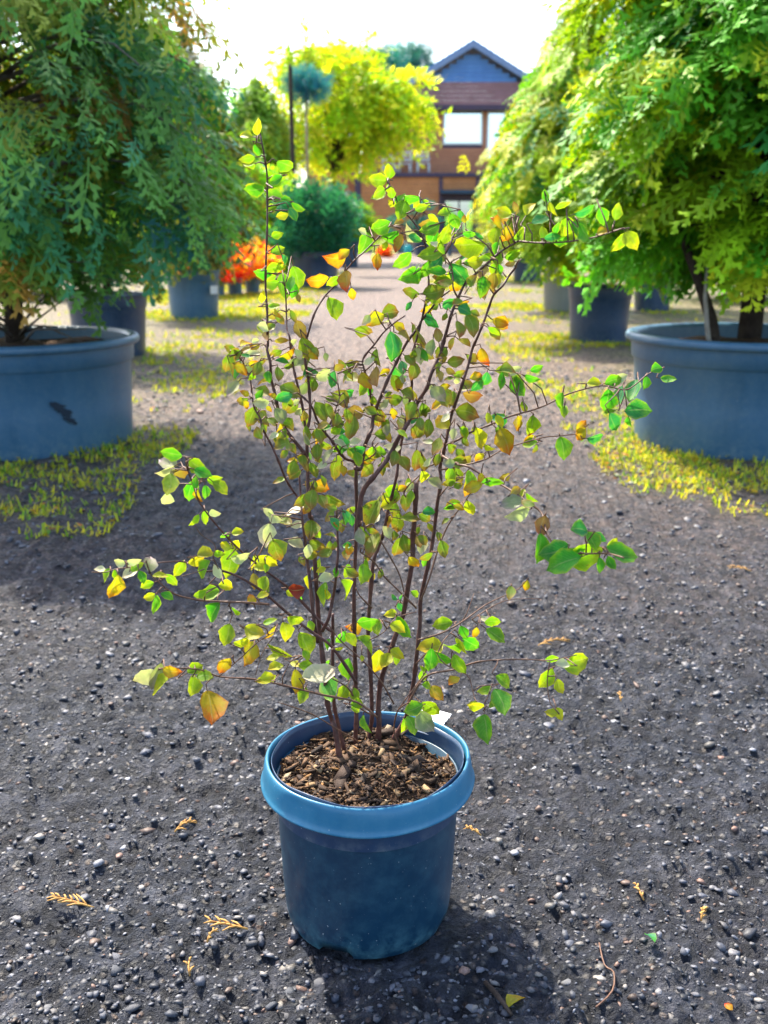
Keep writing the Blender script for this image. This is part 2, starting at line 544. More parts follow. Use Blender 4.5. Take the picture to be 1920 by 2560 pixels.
M['bark'] = mottled('conifer_bark', (0.035, 0.024, 0.018), (0.085, 0.060, 0.045), 22, 0.85, 0.8, 0.01, 0.2, None, 90)

# the front pot
PC = Vector((0.0, 1.23, 0.0))
PC.x = at(918, 1888, 1.23).x
pot = thing('plant_pot', 'small blue plastic nursery pot holding the leafy shrub on the gravel', 'plant pot', PC)
def body_rad(a, i):
    w = 1 + 0.006 * math.sin(2 * a + 0.5) + 0.004 * math.sin(3 * a + 1.7)
    dz = 0.0
    if i <= 1:                                            # drain notches cut in the foot
        for c0, hw in ((-1.95, 0.22), (-0.35, 0.16), (1.3, 0.2), (2.75, 0.2)):
            d = abs((a - c0 + math.pi) % (2 * math.pi) - math.pi)
            if d < hw:
                dz = 0.011 * min(1, (hw - d) / 0.04)
    return (w, dz)
prof = [(0.1035, 0.0), (0.1055, 0.004), (0.1085, 0.012), (0.1105, 0.024), (0.1125, 0.05), (0.1145, 0.09), (0.1165, 0.13), (0.1180, 0.165), (0.1190, 0.192), (0.1195, 0.206), (0.1165, 0.206), (0.1140, 0.13), (0.1075, 0.025), (0.1000, 0.0145), (0.001, 0.0145)]
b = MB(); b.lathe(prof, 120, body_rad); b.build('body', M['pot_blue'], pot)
def rim_rad(a, i):
    w = 1 + 0.008 * math.sin(2 * a + 0.5) + 0.006 * math.sin(3 * a + 1.7) + 0.004 * math.sin(7 * a)
    dz = 0.0025 * math.sin(2 * a + 1.0)
    for c0, hw, am in ((-2.2, 0.28, -0.018), (-1.25, 0.4, 0.012), (0.5, 0.3, -0.014), (2.3, 0.3, -0.012)):
        d = abs((a - c0 + math.pi) % (2 * math.pi) - math.pi)
        if d < hw and 2 < i < 9:
            w += am * 0.6 * (1 + math.cos(math.pi * d / hw)) * 0.7
    return (w, dz)
rp = [(0.1205, 0.196), (0.1360, 0.1962), (0.1390, 0.1970), (0.1398, 0.1986), (0.1384, 0.2004), (0.1368, 0.206), (0.1360, 0.212), (0.1351, 0.218), (0.1340, 0.225), (0.1325, 0.230), (0.1310, 0.2322), (0.1290, 0.2315), (0.1280, 0.228), (0.1265, 0.212), (0.1240, 0.205), (0.1205, 0.1985)]
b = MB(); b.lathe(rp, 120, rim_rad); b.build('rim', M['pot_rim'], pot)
# the liner that shows as a second, loose lip inside the rim
b = MB()
lp = [(0.1185, 0.165), (0.1212, 0.200), (0.1238, 0.226), (0.1246, 0.2345), (0.1236, 0.235), (0.1225, 0.227), (0.1170, 0.165)]
def lin_rad(a, i):
    return (1 + 0.010 + 0.006 * math.sin(3 * a + 0.3) + 0.003 * math.sin(5 * a + 2), (0.002 * math.sin(3 * a + 2.0) - 0.004 + 0.0012 * math.sin(8 * a)) * (1 if 1 < i < 6 else 0))
b.lathe(lp, 120, lin_rad); b.build('liner', M['pot_dark'], pot)
# soil with hollows, and bark mulch on it
SOIL_Z = 0.205
def soil_z(x, y):
    r = np.hypot(x, y)
    return SOIL_Z + (vnoise(np.asarray(x) * 30 + 9, np.asarray(y) * 30 + 9, 21) - 0.5) * 0.016 + (vnoise(np.asarray(x) * 90 + 9, np.asarray(y) * 90 + 9, 22) - 0.5) * 0.008 \
        + 0.010 * np.clip(1 - r / 0.09, 0, 1) - 0.018 * np.exp(-(((x - 0.075) / 0.03) ** 2 + ((y - 0.055) / 0.03) ** 2))
rr = np.linspace(0.0005, 0.119, 34); aa = np.linspace(0, 2 * math.pi, 96, endpoint=False)
RR, AA = np.meshgrid(rr, aa, indexing='ij')
SX, SY = RR * np.cos(AA), RR * np.sin(AA)
ids = np.arange(34 * 96).reshape(34, 96)
sf = np.stack([ids[:-1], np.roll(ids, -1, 1)[:-1], np.roll(ids, -1, 1)[1:], ids[1:]], -1).reshape(-1, 4)[:, ::-1]
link('soil', fast_mesh('soil', np.stack([SX, SY, soil_z(SX, SY)], -1).reshape(-1, 3), sf, M['soil'], smooth=True), pot)
n = 2800
r_ = 0.116 * np.sqrt(rng.random(n)); a_ = rng.random(n) * 6.283
cx, cy = r_ * np.cos(a_), r_ * np.sin(a_)
L = np.clip(rng.lognormal(math.log(0.0030), 0.6, n), 0.001, 0.015); W = L * (0.12 + 0.45 * rng.random(n) ** 1.5); T = W * (0.3 + 0.4 * rng.random(n))
BOXV = np.array([(-1, -1, -1), (1, -.8, -1), (.9, 1, -1), (-.8, .9, -1), (-.9, -.9, 1), (.8, -.7, 1), (1, .8, 1), (-1, 1, 1)], float)
BOXF = np.array([(0, 3, 2, 1), (4, 5, 6, 7), (0, 1, 5, 4), (1, 2, 6, 5), (2, 3, 7, 6), (3, 0, 4, 7)])
v = BOXV[None] * (1 + (rng.random((n, 8, 3)) - .5) * .7) * np.stack([L, W, T], -1)[:, None]
ro = rng.random(n) * 6.283; pt = (rng.random(n) - .5) * 1.3
vx, vy, vz = v[..., 0], v[..., 1], v[..., 2]
vx, vz = vx * np.cos(pt)[:, None] - vz * np.sin(pt)[:, None], vx * np.sin(pt)[:, None] + vz * np.cos(pt)[:, None]
v = np.stack([vx * np.cos(ro)[:, None] - vy * np.sin(ro)[:, None] + cx[:, None], vx * np.sin(ro)[:, None] + vy * np.cos(ro)[:, None] + cy[:, None], vz + (soil_z(cx, cy) + 0.002)[:, None]], -1)
rad = np.hypot(v[..., 0], v[..., 1]); v[..., :2] *= np.minimum(1, 0.117 / rad)[..., None]
pal = np.array([(0.10, 0.052, 0.026), (0.20, 0.11, 0.055), (0.34, 0.22, 0.11), (0.05, 0.028, 0.018), (0.50, 0.38, 0.24), (0.30, 0.15, 0.05)])
cc = pal[rng.choice(6, n, p=[.32, .17, .07, .31, .03, .10])] * (0.35 + 0.6 * rng.random((n, 1)))
mu = link('mulch', fast_mesh('mulch', v.reshape(-1, 3), (BOXF[None] + (np.arange(n) * 8)[:, None, None]).reshape(-1, 4), M['chip'], col=np.repeat(cc, 8, 0)), pot)
mu['kind'] = 'stuff'
# white card plant label tucked behind the stems, and a strip of it hanging outside the rim
tg = thing('plant_label', 'blank white card plant label tucked inside the rim of the small blue pot', 'plant label', on_z(1056, 1832, 0.214), R(-34))
tg.rotation_euler[0] = R(-58)
b = MB()
W2 = 0.022
for k in range(6):
    z0, z1 = k * 0.0075, (k + 1) * 0.0075
    bend = lambda z: 0.010 * (z / 0.045) ** 2
    b.box(-W2, W2, bend(z0), bend(z0) + 0.001, z0, z1 - 0.00001)
b.build('card', M['white'], tg)

# the big containers of the nursery rows: one pot, cut to several sizes
def big_pot(name, label, x, y, r, h, mat, rb=None, soil=True, seg=64, group='big nursery containers in rows'):
    p = thing(name, label, 'plant pot', (x, y, -0.012), random.uniform(0, 6.28), group)
    rb = rb or r * 0.86
    k = r / 0.5
    ri = r - 0.035 * k
    def wob(a, i):
        return (1 + 0.006 * math.sin(2 * a) + 0.004 * math.sin(5 * a + 1), 0.003 * math.sin(3 * a) if i > 5 else 0)
    zb = h * 0.76
    def rr(z): return rb + (ri - rb) * (z / h)
    pr = [(rb * 0.95, 0), (rb * 0.985, 0.004), (rb, 0.02), (rr(h * .4), h * .4), (rr(zb), zb), (rr(zb) + 0.004 * k, zb + 0.004), (rr(zb) + 0.012 * k, zb + 0.010), (rr(h) - 0.002 + 0.012 * k, h - 0.03 * k)]
    b = MB(); b.lathe(pr, seg, wob)
    inn = [(ri - 0.010 * k, h - 0.012 * k), (ri - 0.02 * k, h * 0.7), (ri - 0.03 * k, h * 0.6)]
    b.lathe(inn, seg, wob); b.build('body', mat, p)
    lip = [(ri + 0.006 * k, h - 0.032 * k), (r - 0.006 * k, h - 0.034 * k), (r, h - 0.026 * k), (r, h - 0.012 * k), (r - 0.008 * k, h - 0.002 * k), (r - 0.022 * k, h), (ri - 0.004 * k, h - 0.004 * k), (ri - 0.012 * k, h - 0.016 * k)]
    b = MB(); b.lathe(lip, seg, wob); b.build('rim', mat, p)
    if soil:
        zs = h * 0.86
        q = np.linspace(0.001, ri - 0.018 * k, 12); aa = np.linspace(0, 2 * math.pi, 40, endpoint=False)
        QR, QA = np.meshgrid(q, aa, indexing='ij')
        sx, sy = QR * np.cos(QA), QR * np.sin(QA)
        sz = zs + (vnoise(sx * 12 + x, sy * 12 + y, 31) - .5) * 0.05 * k + 0.03 * k * (1 - QR / ri)
        ids = np.arange(12 * 40).reshape(12, 40)
        sf = np.stack([ids[:-1], np.roll(ids, -1, 1)[:-1], np.roll(ids, -1, 1)[1:], ids[1:]], -1).reshape(-1, 4)[:, ::-1]
        link('soil', fast_mesh('soil', np.stack([sx, sy, sz], -1).reshape(-1, 3), sf, M['soil'], smooth=True), p)
    return p

def scuff(p, r_at, a0, zc, w, h, mat):
    """dirt rubbed into the side of a pot: slanting flecks that follow its curve"""
    b = MB()
    rd = random.Random(4)
    for k in range(16):
        t = k / 15
        z = zc + h * (0.5 - t) + rd.uniform(-.01, .01)
        a = a0 + w * (t - .5) + rd.uniform(-.02, .02)
        ww = rd.uniform(.02, .055) * (1.3 - abs(t - .5)); hh = rd.uniform(.006, .014)
        pts = []
        for (da, dz) in ((-ww, hh * .6), (-ww * .3, hh), (ww, -hh * .3), (ww * .4, -hh), (-ww * .7, -hh * .4)):
            rr = r_at(z + dz) + .003
            pts.append((rr * math.cos(a + da), rr * math.sin(a + da), z + dz))
        b.add(pts, [(0, 1, 2, 3, 4)])
    return b.build('scuff', mat, p)

# ------------------------------------------------------------ foliage building blocks
def diamond(p, d, s, l, w):
    """a small leaf or scale-leaf branchlet as one four-cornered face"""
    p = np.array(p, float); d = np.array(d, float); s = np.array(s, float)
    return [p, p + d * l * 0.45 + s * w, p + d * l, p + d * l * 0.45 - s * w]

def flat_spray(seed, nside=9, subs=3, wide=0.5, droop=0.25, fat=1.0):
    """fan of scale-leaf branchlets such as a thuja or false cypress carries; length 1 along +Y"""
    r = random.Random(seed)
    q = []
    Z = np.array([0, 0, 1.0])
    def axis(t): return np.array([0.05 * math.sin(t * 3 + seed), t, -droop * t * t])
    for i in range(3):
        a, b = axis(i / 3), axis((i + 1) / 3)
        w = 0.016 * (1 - i / 3.5)
        q.append([a + (-w, 0, 0), a + (w, 0, 0), b + (w * .7, 0, 0), b + (-w * .7, 0, 0)])
    for i in range(nside):
        t = 0.08 + 0.86 * i / (nside - 1)
        sd = 1 if i % 2 else -1
        L = wide * (1 - 0.62 * t) * r.uniform(0.8, 1.15) * (0.55 + min(t * 2.2, 0.45))
        ang = R(r.uniform(32, 52))
        d = np.array([sd * math.sin(ang), math.cos(ang), -droop * 0.9 * t - 0.18 + r.uniform(-.12, .12)])
        d /= np.linalg.norm(d)
        s = np.cross(d, Z); s /= np.linalg.norm(s)
        p = axis(t)
        q.append(diamond(p, d, s, L, 0.042 * fat))
        for k in range(subs):
            u = (k + 0.7) / (subs + 0.3)
            sd2 = 1 if k % 2 else -1
            a2 = R(r.uniform(28, 50)) * sd2
            d2 = d * math.cos(a2) + s * math.sin(a2) + np.array([0, 0, r.uniform(-.15, .05)])
            d2 /= np.linalg.norm(d2)
            s2 = np.cross(d2, Z); s2 /= np.linalg.norm(s2)
            q.append(diamond(p + d * L * u * 0.85, d2, s2, L * (0.66 - 0.3 * u), 0.040 * fat))
    q.append(diamond(axis(0.9), (0, .95, -.3), (1, 0, 0), 0.2, 0.03))
    return np.array(q).reshape(-1, 3)

def leaf_spray(seed, n=9, ll=0.34, lw=0.10, droop=0.5, spread=1.0):
    """twig with leaves, length 1 along +Y"""
    r = random.Random(seed)
    q = []
    for i in range(n):
        t = 0.1 + 0.9 * i / (n - 1)
        p = np.array([0.06 * math.sin(4 * t + seed), t, -droop * t * t])
        sd = 1 if i % 2 else -1
        d = np.array([sd * r.uniform(.4, 1.0) * spread, r.uniform(.3, 1), r.uniform(-.7, .3)]); d /= np.linalg.norm(d)
        s = np.cross(d, np.array([r.uniform(-.5, .5), r.uniform(-.5, .5), 1])); s /= np.linalg.norm(s)
        q.append(diamond(p, d, s, ll * r.uniform(.7, 1.2), lw * r.uniform(.7, 1.2)))
    return np.array(q).reshape(-1, 3)

def needle_spray(seed, n=22, ll=0.45, lw=0.02):
    r = random.Random(seed)
    q = []
    for i in range(n):
        t = i / n
        a = i * 2.4
        d = np.array([math.cos(a) * .8, 0.75, math.sin(a) * .8]); d /= np.linalg.norm(d)
        s = np.cross(d, np.array([r.uniform(-1, 1), r.uniform(-1, 1), r.uniform(-1, 1)])); s /= np.linalg.norm(s)
        q.append(diamond((0, t * .8, 0), d, s, ll * r.uniform(.7, 1.1), lw))
    return np.array(q).reshape(-1, 3)

SPR_NEAR = [flat_spray(i, 7 + i % 3, 2, 0.46 + .03 * (i % 5), 0.12 + .05 * (i % 6), 0.95 + .06 * (i % 4)) for i in range(12)]
SPR_THIN = [flat_spray(60 + i, 7 + i % 3, 2, 0.40 + .03 * (i % 5), 0.12 + .06 * (i % 6), 0.85) for i in range(12)]
SPR_MID = [flat_spray(10 + i, 6, 1, 0.6, 0.30) for i in range(5)]
SPR_FAR = [flat_spray(20 + i, 6, 0, 0.6, 0.25) for i in range(4)]
SPR_LEAF = [leaf_spray(30 + i) for i in range(5)]
SPR_DROOP = [leaf_spray(50 + i, 11, 0.34, 0.075, 0.9, 0.7) for i in range(5)]
SPR_NEED = [needle_spray(40 + i) for i in range(4)]

def instance_sprays(var, P, A, Nn, S, C):
    """P positions, A axes, Nn normals, S sizes, C colours -> verts, faces, colours"""
    n = len(P)
    A = A / np.linalg.norm(A, axis=1, keepdims=True)
    X = np.cross(A, Nn); X /= np.linalg.norm(X, axis=1, keepdims=True) + 1e-9
    Z = np.cross(X, A)
    vs_, cs_ = [], []
    pick = rng.integers(0, len(var), n)
    for k, V in enumerate(var):
        ii = np.where(pick == k)[0]
        if not len(ii): continue
        B = np.stack([X[ii], A[ii], Z[ii]], 1) * S[ii][:, None, None]
        v = np.einsum('vj,njk->nvk', V, B) + P[ii][:, None]
        vs_.append(v.reshape(-1, 3))
        # the tips are a little lighter than the base of each sprig
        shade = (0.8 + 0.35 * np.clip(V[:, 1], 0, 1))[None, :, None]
        cs_.append((C[ii][:, None, :] * shade).reshape(-1, 3))
    v = np.concatenate(vs_); c = np.concatenate(cs_)
    return v, np.arange(len(v)).reshape(-1, 4), c

def palette(n, pal, noise_v=None):
    cols = np.array([p[:3] for p in pal]); w = np.array([p[3] for p in pal]); w = w / w.sum()
    c = cols[rng.choice(len(pal), n, p=w)]
    return c * (0.65 + 0.7 * rng.random((n, 1)))

def crown(name, parent, origin, prof, n, var, size, pal, mat, droop=0.8, inner=0.5, lumps=0.16, gap=0.30, seed=0, upturn=0.0, brown_side=None):
    """sprigs spread through the volume of a crown of revolution; prof: (z, r)"""
    pz = np.array([p[0] for p in prof]); pr = np.array([p[1] for p in prof])
    zz = np.linspace(pz[0], pz[-1], 200)
    ww = np.interp(zz, pz, pr) + 0.02
    cdf = np.cumsum(ww); cdf /= cdf[-1]
    m = int(n * 1.7)
    z = np.interp(rng.random(m), cdf, zz)
    a = rng.random(m) * 2 * math.pi
    r0 = np.interp(z, pz, pr)
    sc = max(pr)
    la = vnoise(a / (2 * math.pi) * 11 + seed, z / sc * 4.5 + seed, seed) + 0.5 * vnoise(a / (2 * math.pi) * 23 + seed, z / sc * 10, seed + 1)
    f = inner + (1 - inner) * np.sqrt(rng.random(m))
    r = r0 * f * (1 + lumps * (la - 0.75) * 2)
    ok = (vnoise(a / (2 * math.pi) * 17 + 5, z / sc * 7 + seed, seed + 3) + 0.35 * rng.random(m) > gap)
    z, a, r, f, la = z[ok][:n], a[ok][:n], r[ok][:n], f[ok][:n], la[ok][:n]
    k = len(z)
    out = np.stack([np.cos(a), np.sin(a), np.zeros(k)], -1)
    P = out * r[:, None] + np.stack([np.zeros(k), np.zeros(k), z], -1)
    j = (rng.random((k, 3)) - .5)
    dr = droop * (0.6 + 0.8 * rng.random(k)) - upturn
    A = out * 1.0 + j * 0.9; A[:, 2] -= dr
    Nn = out * 0.8 + np.array([0, 0, 0.9]) + (rng.random((k, 3)) - .5) * 1.0
    S = size[0] + (size[1] - size[0]) * rng.random(k)
    P = P - A / np.linalg.norm(A, axis=1, keepdims=True) * (S * 0.5)[:, None]
    cols = np.array([p_[:3] for p_ in pal]); cw = np.cumsum([p_[3] for p_ in pal]); cw = cw / cw[-1]
    un = np.clip((vnoise(a / (2 * math.pi) * 9 + 3, z / sc * 4 + seed, seed + 8) - .5) * 1.3 + .5, 0, .999) * .62 + .38 * rng.random(k)
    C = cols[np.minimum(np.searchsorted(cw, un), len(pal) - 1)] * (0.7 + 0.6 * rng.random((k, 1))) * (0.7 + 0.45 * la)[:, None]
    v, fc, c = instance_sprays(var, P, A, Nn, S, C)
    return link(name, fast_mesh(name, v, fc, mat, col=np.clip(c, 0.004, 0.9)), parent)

def trunk_and_limbs(parent, top, r0, limbs, lim_r, lim_z, seed, lean=0.0, z0=0.0, mat=None, down=0.0):
    rd = random.Random(seed)
    mat = mat or M['bark']
    b = MB()
    pts = []
    for i in range(9):
        t = i / 8
        pts.append((lean * t + rd.uniform(-.012, .012) * top, rd.uniform(-.012, .012) * top, z0 + (top - z0) * t))
    b.tube(pts, [r0 * (1 - 0.85 * i / 8) for i in range(9)], 8)
    b.build('trunk', mat, parent)
    b = MB()
    for k in range(limbs):
        z = lim_z[0] + (lim_z[1] - lim_z[0]) * rd.random()
        a = rd.uniform(0, 6.283); L = lim_r * rd.uniform(.55, .95)
        t = (z - z0) / max(top - z0, .01)
        p0 = Vector((lean * t, 0, z))
        d = Vector((math.cos(a), math.sin(a), rd.uniform(.1, .5)))
        ps = [p0 + d * (L * s) + Vector((rd.uniform(-.04, .04), rd.uniform(-.04, .04), -down * L * s * s)) for s in (0, .3, .6, .85, 1)]
        rr = r0 * 0.28 * rd.uniform(.6, 1)
        b.tube(ps, [rr, rr * .8, rr * .55, rr * .35, rr * .15], 5)
    b.build('limbs', mat, parent)

def bough_crown(parent, prof, nb, per, var, size, pal, mat, seed, hang=1.2, lift=0.5, drop=0.75, bark=None, spread=0.13):
    """boughs that leave the trunk, arch and droop, each hung with its own sprays"""
    rr = np.random.default_rng(seed)
    pz = np.array([p[0] for p in prof]); pr = np.array([p[1] for p in prof])
    zz = np.linspace(pz[0], pz[-1], 200); cdf = np.cumsum(np.interp(zz, pz, pr) + .03); cdf /= cdf[-1]
    cols = np.array([p_[:3] for p_ in pal]); cw = np.cumsum([p_[3] for p_ in pal]); cw = cw / cw[-1]
    Ps, As, Ns, Ss, Cs = [], [], [], [], []
    tb = MB()
    tb.tube([(0, 0, .0), (0, 0, float(pz[-1]) * .5), (0, 0, float(pz[-1]) * .9)], [.012, .01, .003], 5)
    for i in range(nb):
        z = float(np.interp((i + rr.random()) / nb, cdf, zz))
        az = i * 2.39996 + rr.normal(0, .25)
        Rr = float(np.interp(z, pz, pr)) * rr.uniform(.72, 1.12)
        out = np.array([math.cos(az), math.sin(az), 0.0]); lat = np.array([-out[1], out[0], 0.0])
        z0 = max(z - (lift - drop * .75) * Rr - .05, .02)
        def pt(t): return out * (Rr * t) + np.array([0, 0, z0 + lift * Rr * t - drop * Rr * t * t]) + lat * (.08 * Rr * math.sin(3 * t + i))
        br = .004 + .009 * min(Rr, 1.2)
        tb.tube([Vector(pt(t)) for t in (0, .25, .5, .75, 1)], [br, br * .8, br * .55, br * .35, br * .15], 5)
        u0 = rr.random()
        bright = rr.uniform(.72, 1.25)
        n = int(per * (0.5 + .6 * Rr / max(pr)) * rr.uniform(.7, 1.25))
        for k in range(n):
            t = .30 + .75 * rr.random() ** .8
            p = pt(t) + lat * rr.normal(0, spread * (.5 + t)) * Rr + np.array([0, 0, rr.normal(-.02, .05) * Rr])
            sd = rr.choice((-1, 1))
            a = out * rr.uniform(.25, 1.0) + lat * sd * rr.uniform(0, .7) + np.array([0, 0, -hang * rr.uniform(.35, 1.25)]) + rr.normal(0, .2, 3)
            u = min(max(u0 * .7 + .3 * rr.random(), 0), .999)
            Ps.append(p); As.append(a); Ns.append(out * .7 + np.array([0, 0, .9]) + rr.normal(0, .45, 3)); Ss.append(rr.uniform(*size) * rr.choice((.6, 1, 1, 1.2)))
            Cs.append(cols[min(int(np.searchsorted(cw, u)), len(pal) - 1)] * bright * rr.uniform(.75, 1.25))
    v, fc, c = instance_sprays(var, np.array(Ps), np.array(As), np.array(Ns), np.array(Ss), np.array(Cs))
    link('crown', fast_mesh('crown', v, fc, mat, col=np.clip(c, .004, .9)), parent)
    tb.build('limbs', bark or M['bark'], parent)

def bole(parent, top, r0, z0=0.0, mat=None, seed=1, name='trunk'):
    rd = random.Random(seed); b = MB()
    b.tube([(rd.uniform(-.012, .012) * top, rd.uniform(-.012, .012) * top, z0 + (top - z0) * i / 8) for i in range(9)], [r0 * (1 - .85 * i / 8) for i in range(9)], 8)
    b.build(name, mat or M['bark'], parent)

def lobe_crown(parent, lobes, n, var, size, pal, mat, seed, hang=.8):
    """ragged crown: sprigs gathered round the ends of many branches; lobes (x, y, z, r)"""
    rr = np.random.default_rng(seed)
    w = np.array([l[3] ** 2 for l in lobes]); w = w / w.sum()
    li = rr.choice(len(lobes), n, p=w)
    Lb = np.array(lobes)[li]
    d = rr.normal(0, 1, (n, 3)); d /= np.linalg.norm(d, axis=1, keepdims=True)
    d[:, 2] *= .62
    P = Lb[:, :3] + d * (Lb[:, 3] * (.25 + .9 * rr.random(n)))[:, None]
    A = d * 1.0 + rr.normal(0, .4, (n, 3)); A[:, 2] -= hang * rr.random(n)
    Nn = np.array([0, 0, 1.0]) + rr.normal(0, .5, (n, 3))
    S = size[0] + (size[1] - size[0]) * rr.random(n)
    cols = np.array([p_[:3] for p_ in pal]); cw = np.array([p_[3] for p_ in pal]); cw = cw / cw.sum()
    lc = rr.uniform(.75, 1.2, len(lobes))
    C = cols[rr.choice(len(pal), n, p=cw)] * lc[li][:, None] * (0.75 + .5 * rr.random((n, 1)))
    v, fc, c = instance_sprays(var, P, A, Nn, S, C)
    return link('crown', fast_mesh('crown', v, fc, mat, col=np.clip(c, .004, .9)), parent)

def limbs_to(parent, lobes, z0, r0, mat=None):
    b = MB()
    for (x, y, z, r) in lobes:
        zs = z0 + (z - z0) * .25
        b.tube([(0, 0, zs), (x * .45, y * .45, zs + (z - zs) * .65), (x, y, z)], [r0, r0 * .6, r0 * .2], 5)
    b.build('limbs', mat or M['bark'], parent)

DK = [(0.030, 0.18, 0.15, .06), (0.060, 0.25, 0.10, .24), (0.13, 0.31, 0.05, .36), (0.26, 0.30, 0.035, .21), (0.44, 0.25, 0.05, .11)]
BR = [(0.040, 0.260, 0.045, .16), (0.120, 0.400, 0.018, .34), (0.300, 0.500, 0.014, .34), (0.48, 0.54, 0.02, .16)]
GO = [(0.36, 0.42, 0.015, .5), (0.22, 0.36, 0.015, .3), (0.46, 0.40, 0.02, .2)]
OL = [(0.10, 0.17, 0.03, .4), (0.20, 0.20, 0.03, .25), (0.045, 0.12, 0.05, .2), (0.34, 0.17, 0.05, .15)]

# --- left row, nearest: tall dark drooping conifer
LX, LY = at(45, 840, 4.55).x, 4.55
big_pot('plant_pot', 'wide slate blue pot with a dark scuff, under the dark drooping conifer', LX, LY, 0.51, 0.475, M['pot_grey'], 0.455)
lp_ = [o for o in bpy.data.objects if o.get('label', '').startswith('wide slate blue pot with a dark scuff')][0]
lp_.rotation_euler[2] = 0
scuff(lp_, lambda z: 0.456 + (0.475 - 0.455) * z / 0.475 + .004, math.atan2(-.45, at(185, 1040, 4.1).x - LX), 0.20, 0.16, 0.09, mottled('dark_scuff', (.008, .018, .035), (.015, .03, .05), 30, .7))
t1 = thing('conifer', 'tall dark green conifer with drooping browning sprays in the scuffed slate pot', 'conifer', (LX, LY, 0.38), 0, 'conifers in nursery pots')
P1 = [(0.46, 0.35), (0.56, 0.62), (0.70, 0.86), (0.95, 0.93), (1.25, 0.95), (1.5, 0.80), (1.9, 0.55), (2.3, 0.33), (2.7, 0.12), (2.85, 0.02)]
M['grey_bark'] = mottled('grey_bark', (.12, .10, .085), (.24, .20, .17), 22, .85, .8, .01, .2, None, 90)
bough_crown(t1, P1, 96, 58, SPR_THIN, (0.12, 0.25), DK, M['fol'], 3, .7, .5, .55, M['grey_bark'])
bole(t1, 2.6, .045, seed=3)
b = MB()
for k in range(26):
    a_ = random.uniform(0, 6.28); l_ = random.uniform(.25, .6); z_ = random.uniform(.02, .35)
    b.tube([(0, 0, z_), (math.cos(a_) * l_ * .5, math.sin(a_) * l_ * .5, z_ + random.uniform(.02, .2)), (math.cos(a_ + .3) * l_, math.sin(a_ + .3) * l_, z_ + random.uniform(-.05, .3))], [.008, .005, .002], 5)
b.build('dead_branches', M['grey_bark'], t1)
# --- right row, nearest
RX, RY = at(1872, 838, 4.55).x, 4.55
big_pot('plant_pot', 'wide slate pot with pale sunlit lip, under the bare-stemmed bright conifer', RX, RY, 0.52, 0.49, M['pot_grey'], 0.455)
t2 = thing('conifer', 'bright green conifer with bare dark stems above the pot with the sunlit lip', 'conifer', (RX, RY, 0.40), 0, 'conifers in nursery pots')
P2 = [(0.42, 0.30), (0.55, 0.52), (0.8, 0.66), (1.1, 0.74), (1.5, 0.72), (1.9, 0.55), (2.3, 0.36), (2.7, 0.12), (2.85, 0.02)]
bough_crown(t2, P2, 92, 64, SPR_NEAR, (0.13, 0.25), BR, M['fol'], 9, .6, .55, .6)
bole(t2, 2.5, .055, seed=5)
b = MB(); b.tube([(-0.17, -0.1, 0), (-0.2, -0.1, .14), (-0.26, -.08, .3), (-0.34, -.02, .5), (-.4, .02, .72)], [.03, .026, .022, .016, .008], 7)
b.build('stem', M['bark'], t2)
b = MB(); b.tube([(-0.21, -0.16, 0), (-0.24, -0.18, .12), (-0.25, -.16, .24), (-0.24, -.12, .4)], [.011, .010, .009, .004], 6)
b.build('stem', mottled('pale_stem', (.3, .25, .2), (.45, .4, .33), 30), t2)

# --- left row, further
def px_pot(label, pxl, pxr, pyb, mat, h, rb=None, soil=True, r=None, name='plant_pot'):
    g = on_z((pxl + pxr) / 2, pyb)
    D = g.y * math.cos(PITCH) + H * math.sin(PITCH)
    rad = r or (pxr - pxl) / F * D / 2
    return big_pot(name, label, g.x, g.y + rad * 0.8, rad, h, mat, (rb or 0.84) * rad, soil, 48), g.x, g.y + rad * 0.8, rad

p, x2, y2, r2 = px_pot('dark blue pot half hidden behind the scuffed slate pot', 150, 361, 894, M['pot_dark'], 0.47)
t3 = thing('conifer', 'dark olive conifer behind the dark drooping conifer', 'conifer', (x2, y2, 0.36), 0, 'conifers in nursery pots')
bough_crown(t3, [(0.42, 0.25), (0.55, 0.6), (0.8, 0.74), (1.3, 0.72), (2.0, 0.42), (2.5, 0.1)], 50, 42, SPR_MID, (0.15, 0.27), DK, M['fol'], 15, 1.2)
bole(t3, 2.3, .035, seed=6)
p, x3, y3, r3 = px_pot('slate pot with a white price sticker beside the red leaved shrubs', 405, 548, 797, M['pot_grey'], 0.52)
gst = thing('price_sticker', 'small white sticker on the slate pot beside the red leaved shrubs', 'sticker', (x3 + r3 * 0.82, y3 - r3 * 0.60, 0.26), R(52))
b = MB(); b.box(-0.05, 0.05, -0.004, 0.0, 0, 0.085); b.build('face', M['white'], gst)
t4 = thing('conifer', 'olive conifer with rusty brown hanging sprays in the stickered pot', 'conifer', (x3, y3, 0.42), 0, 'conifers in nursery pots')
bough_crown(t4, [(0.30, 0.2), (0.42, 0.42), (0.65, 0.60), (1.2, 0.66), (1.8, 0.5), (2.4, 0.15), (2.6, 0.03)], 46, 42, SPR_MID, (0.18, 0.34), OL, M['fol'], 22, 1.2)
bole(t4, 2.3, .035, seed=7)

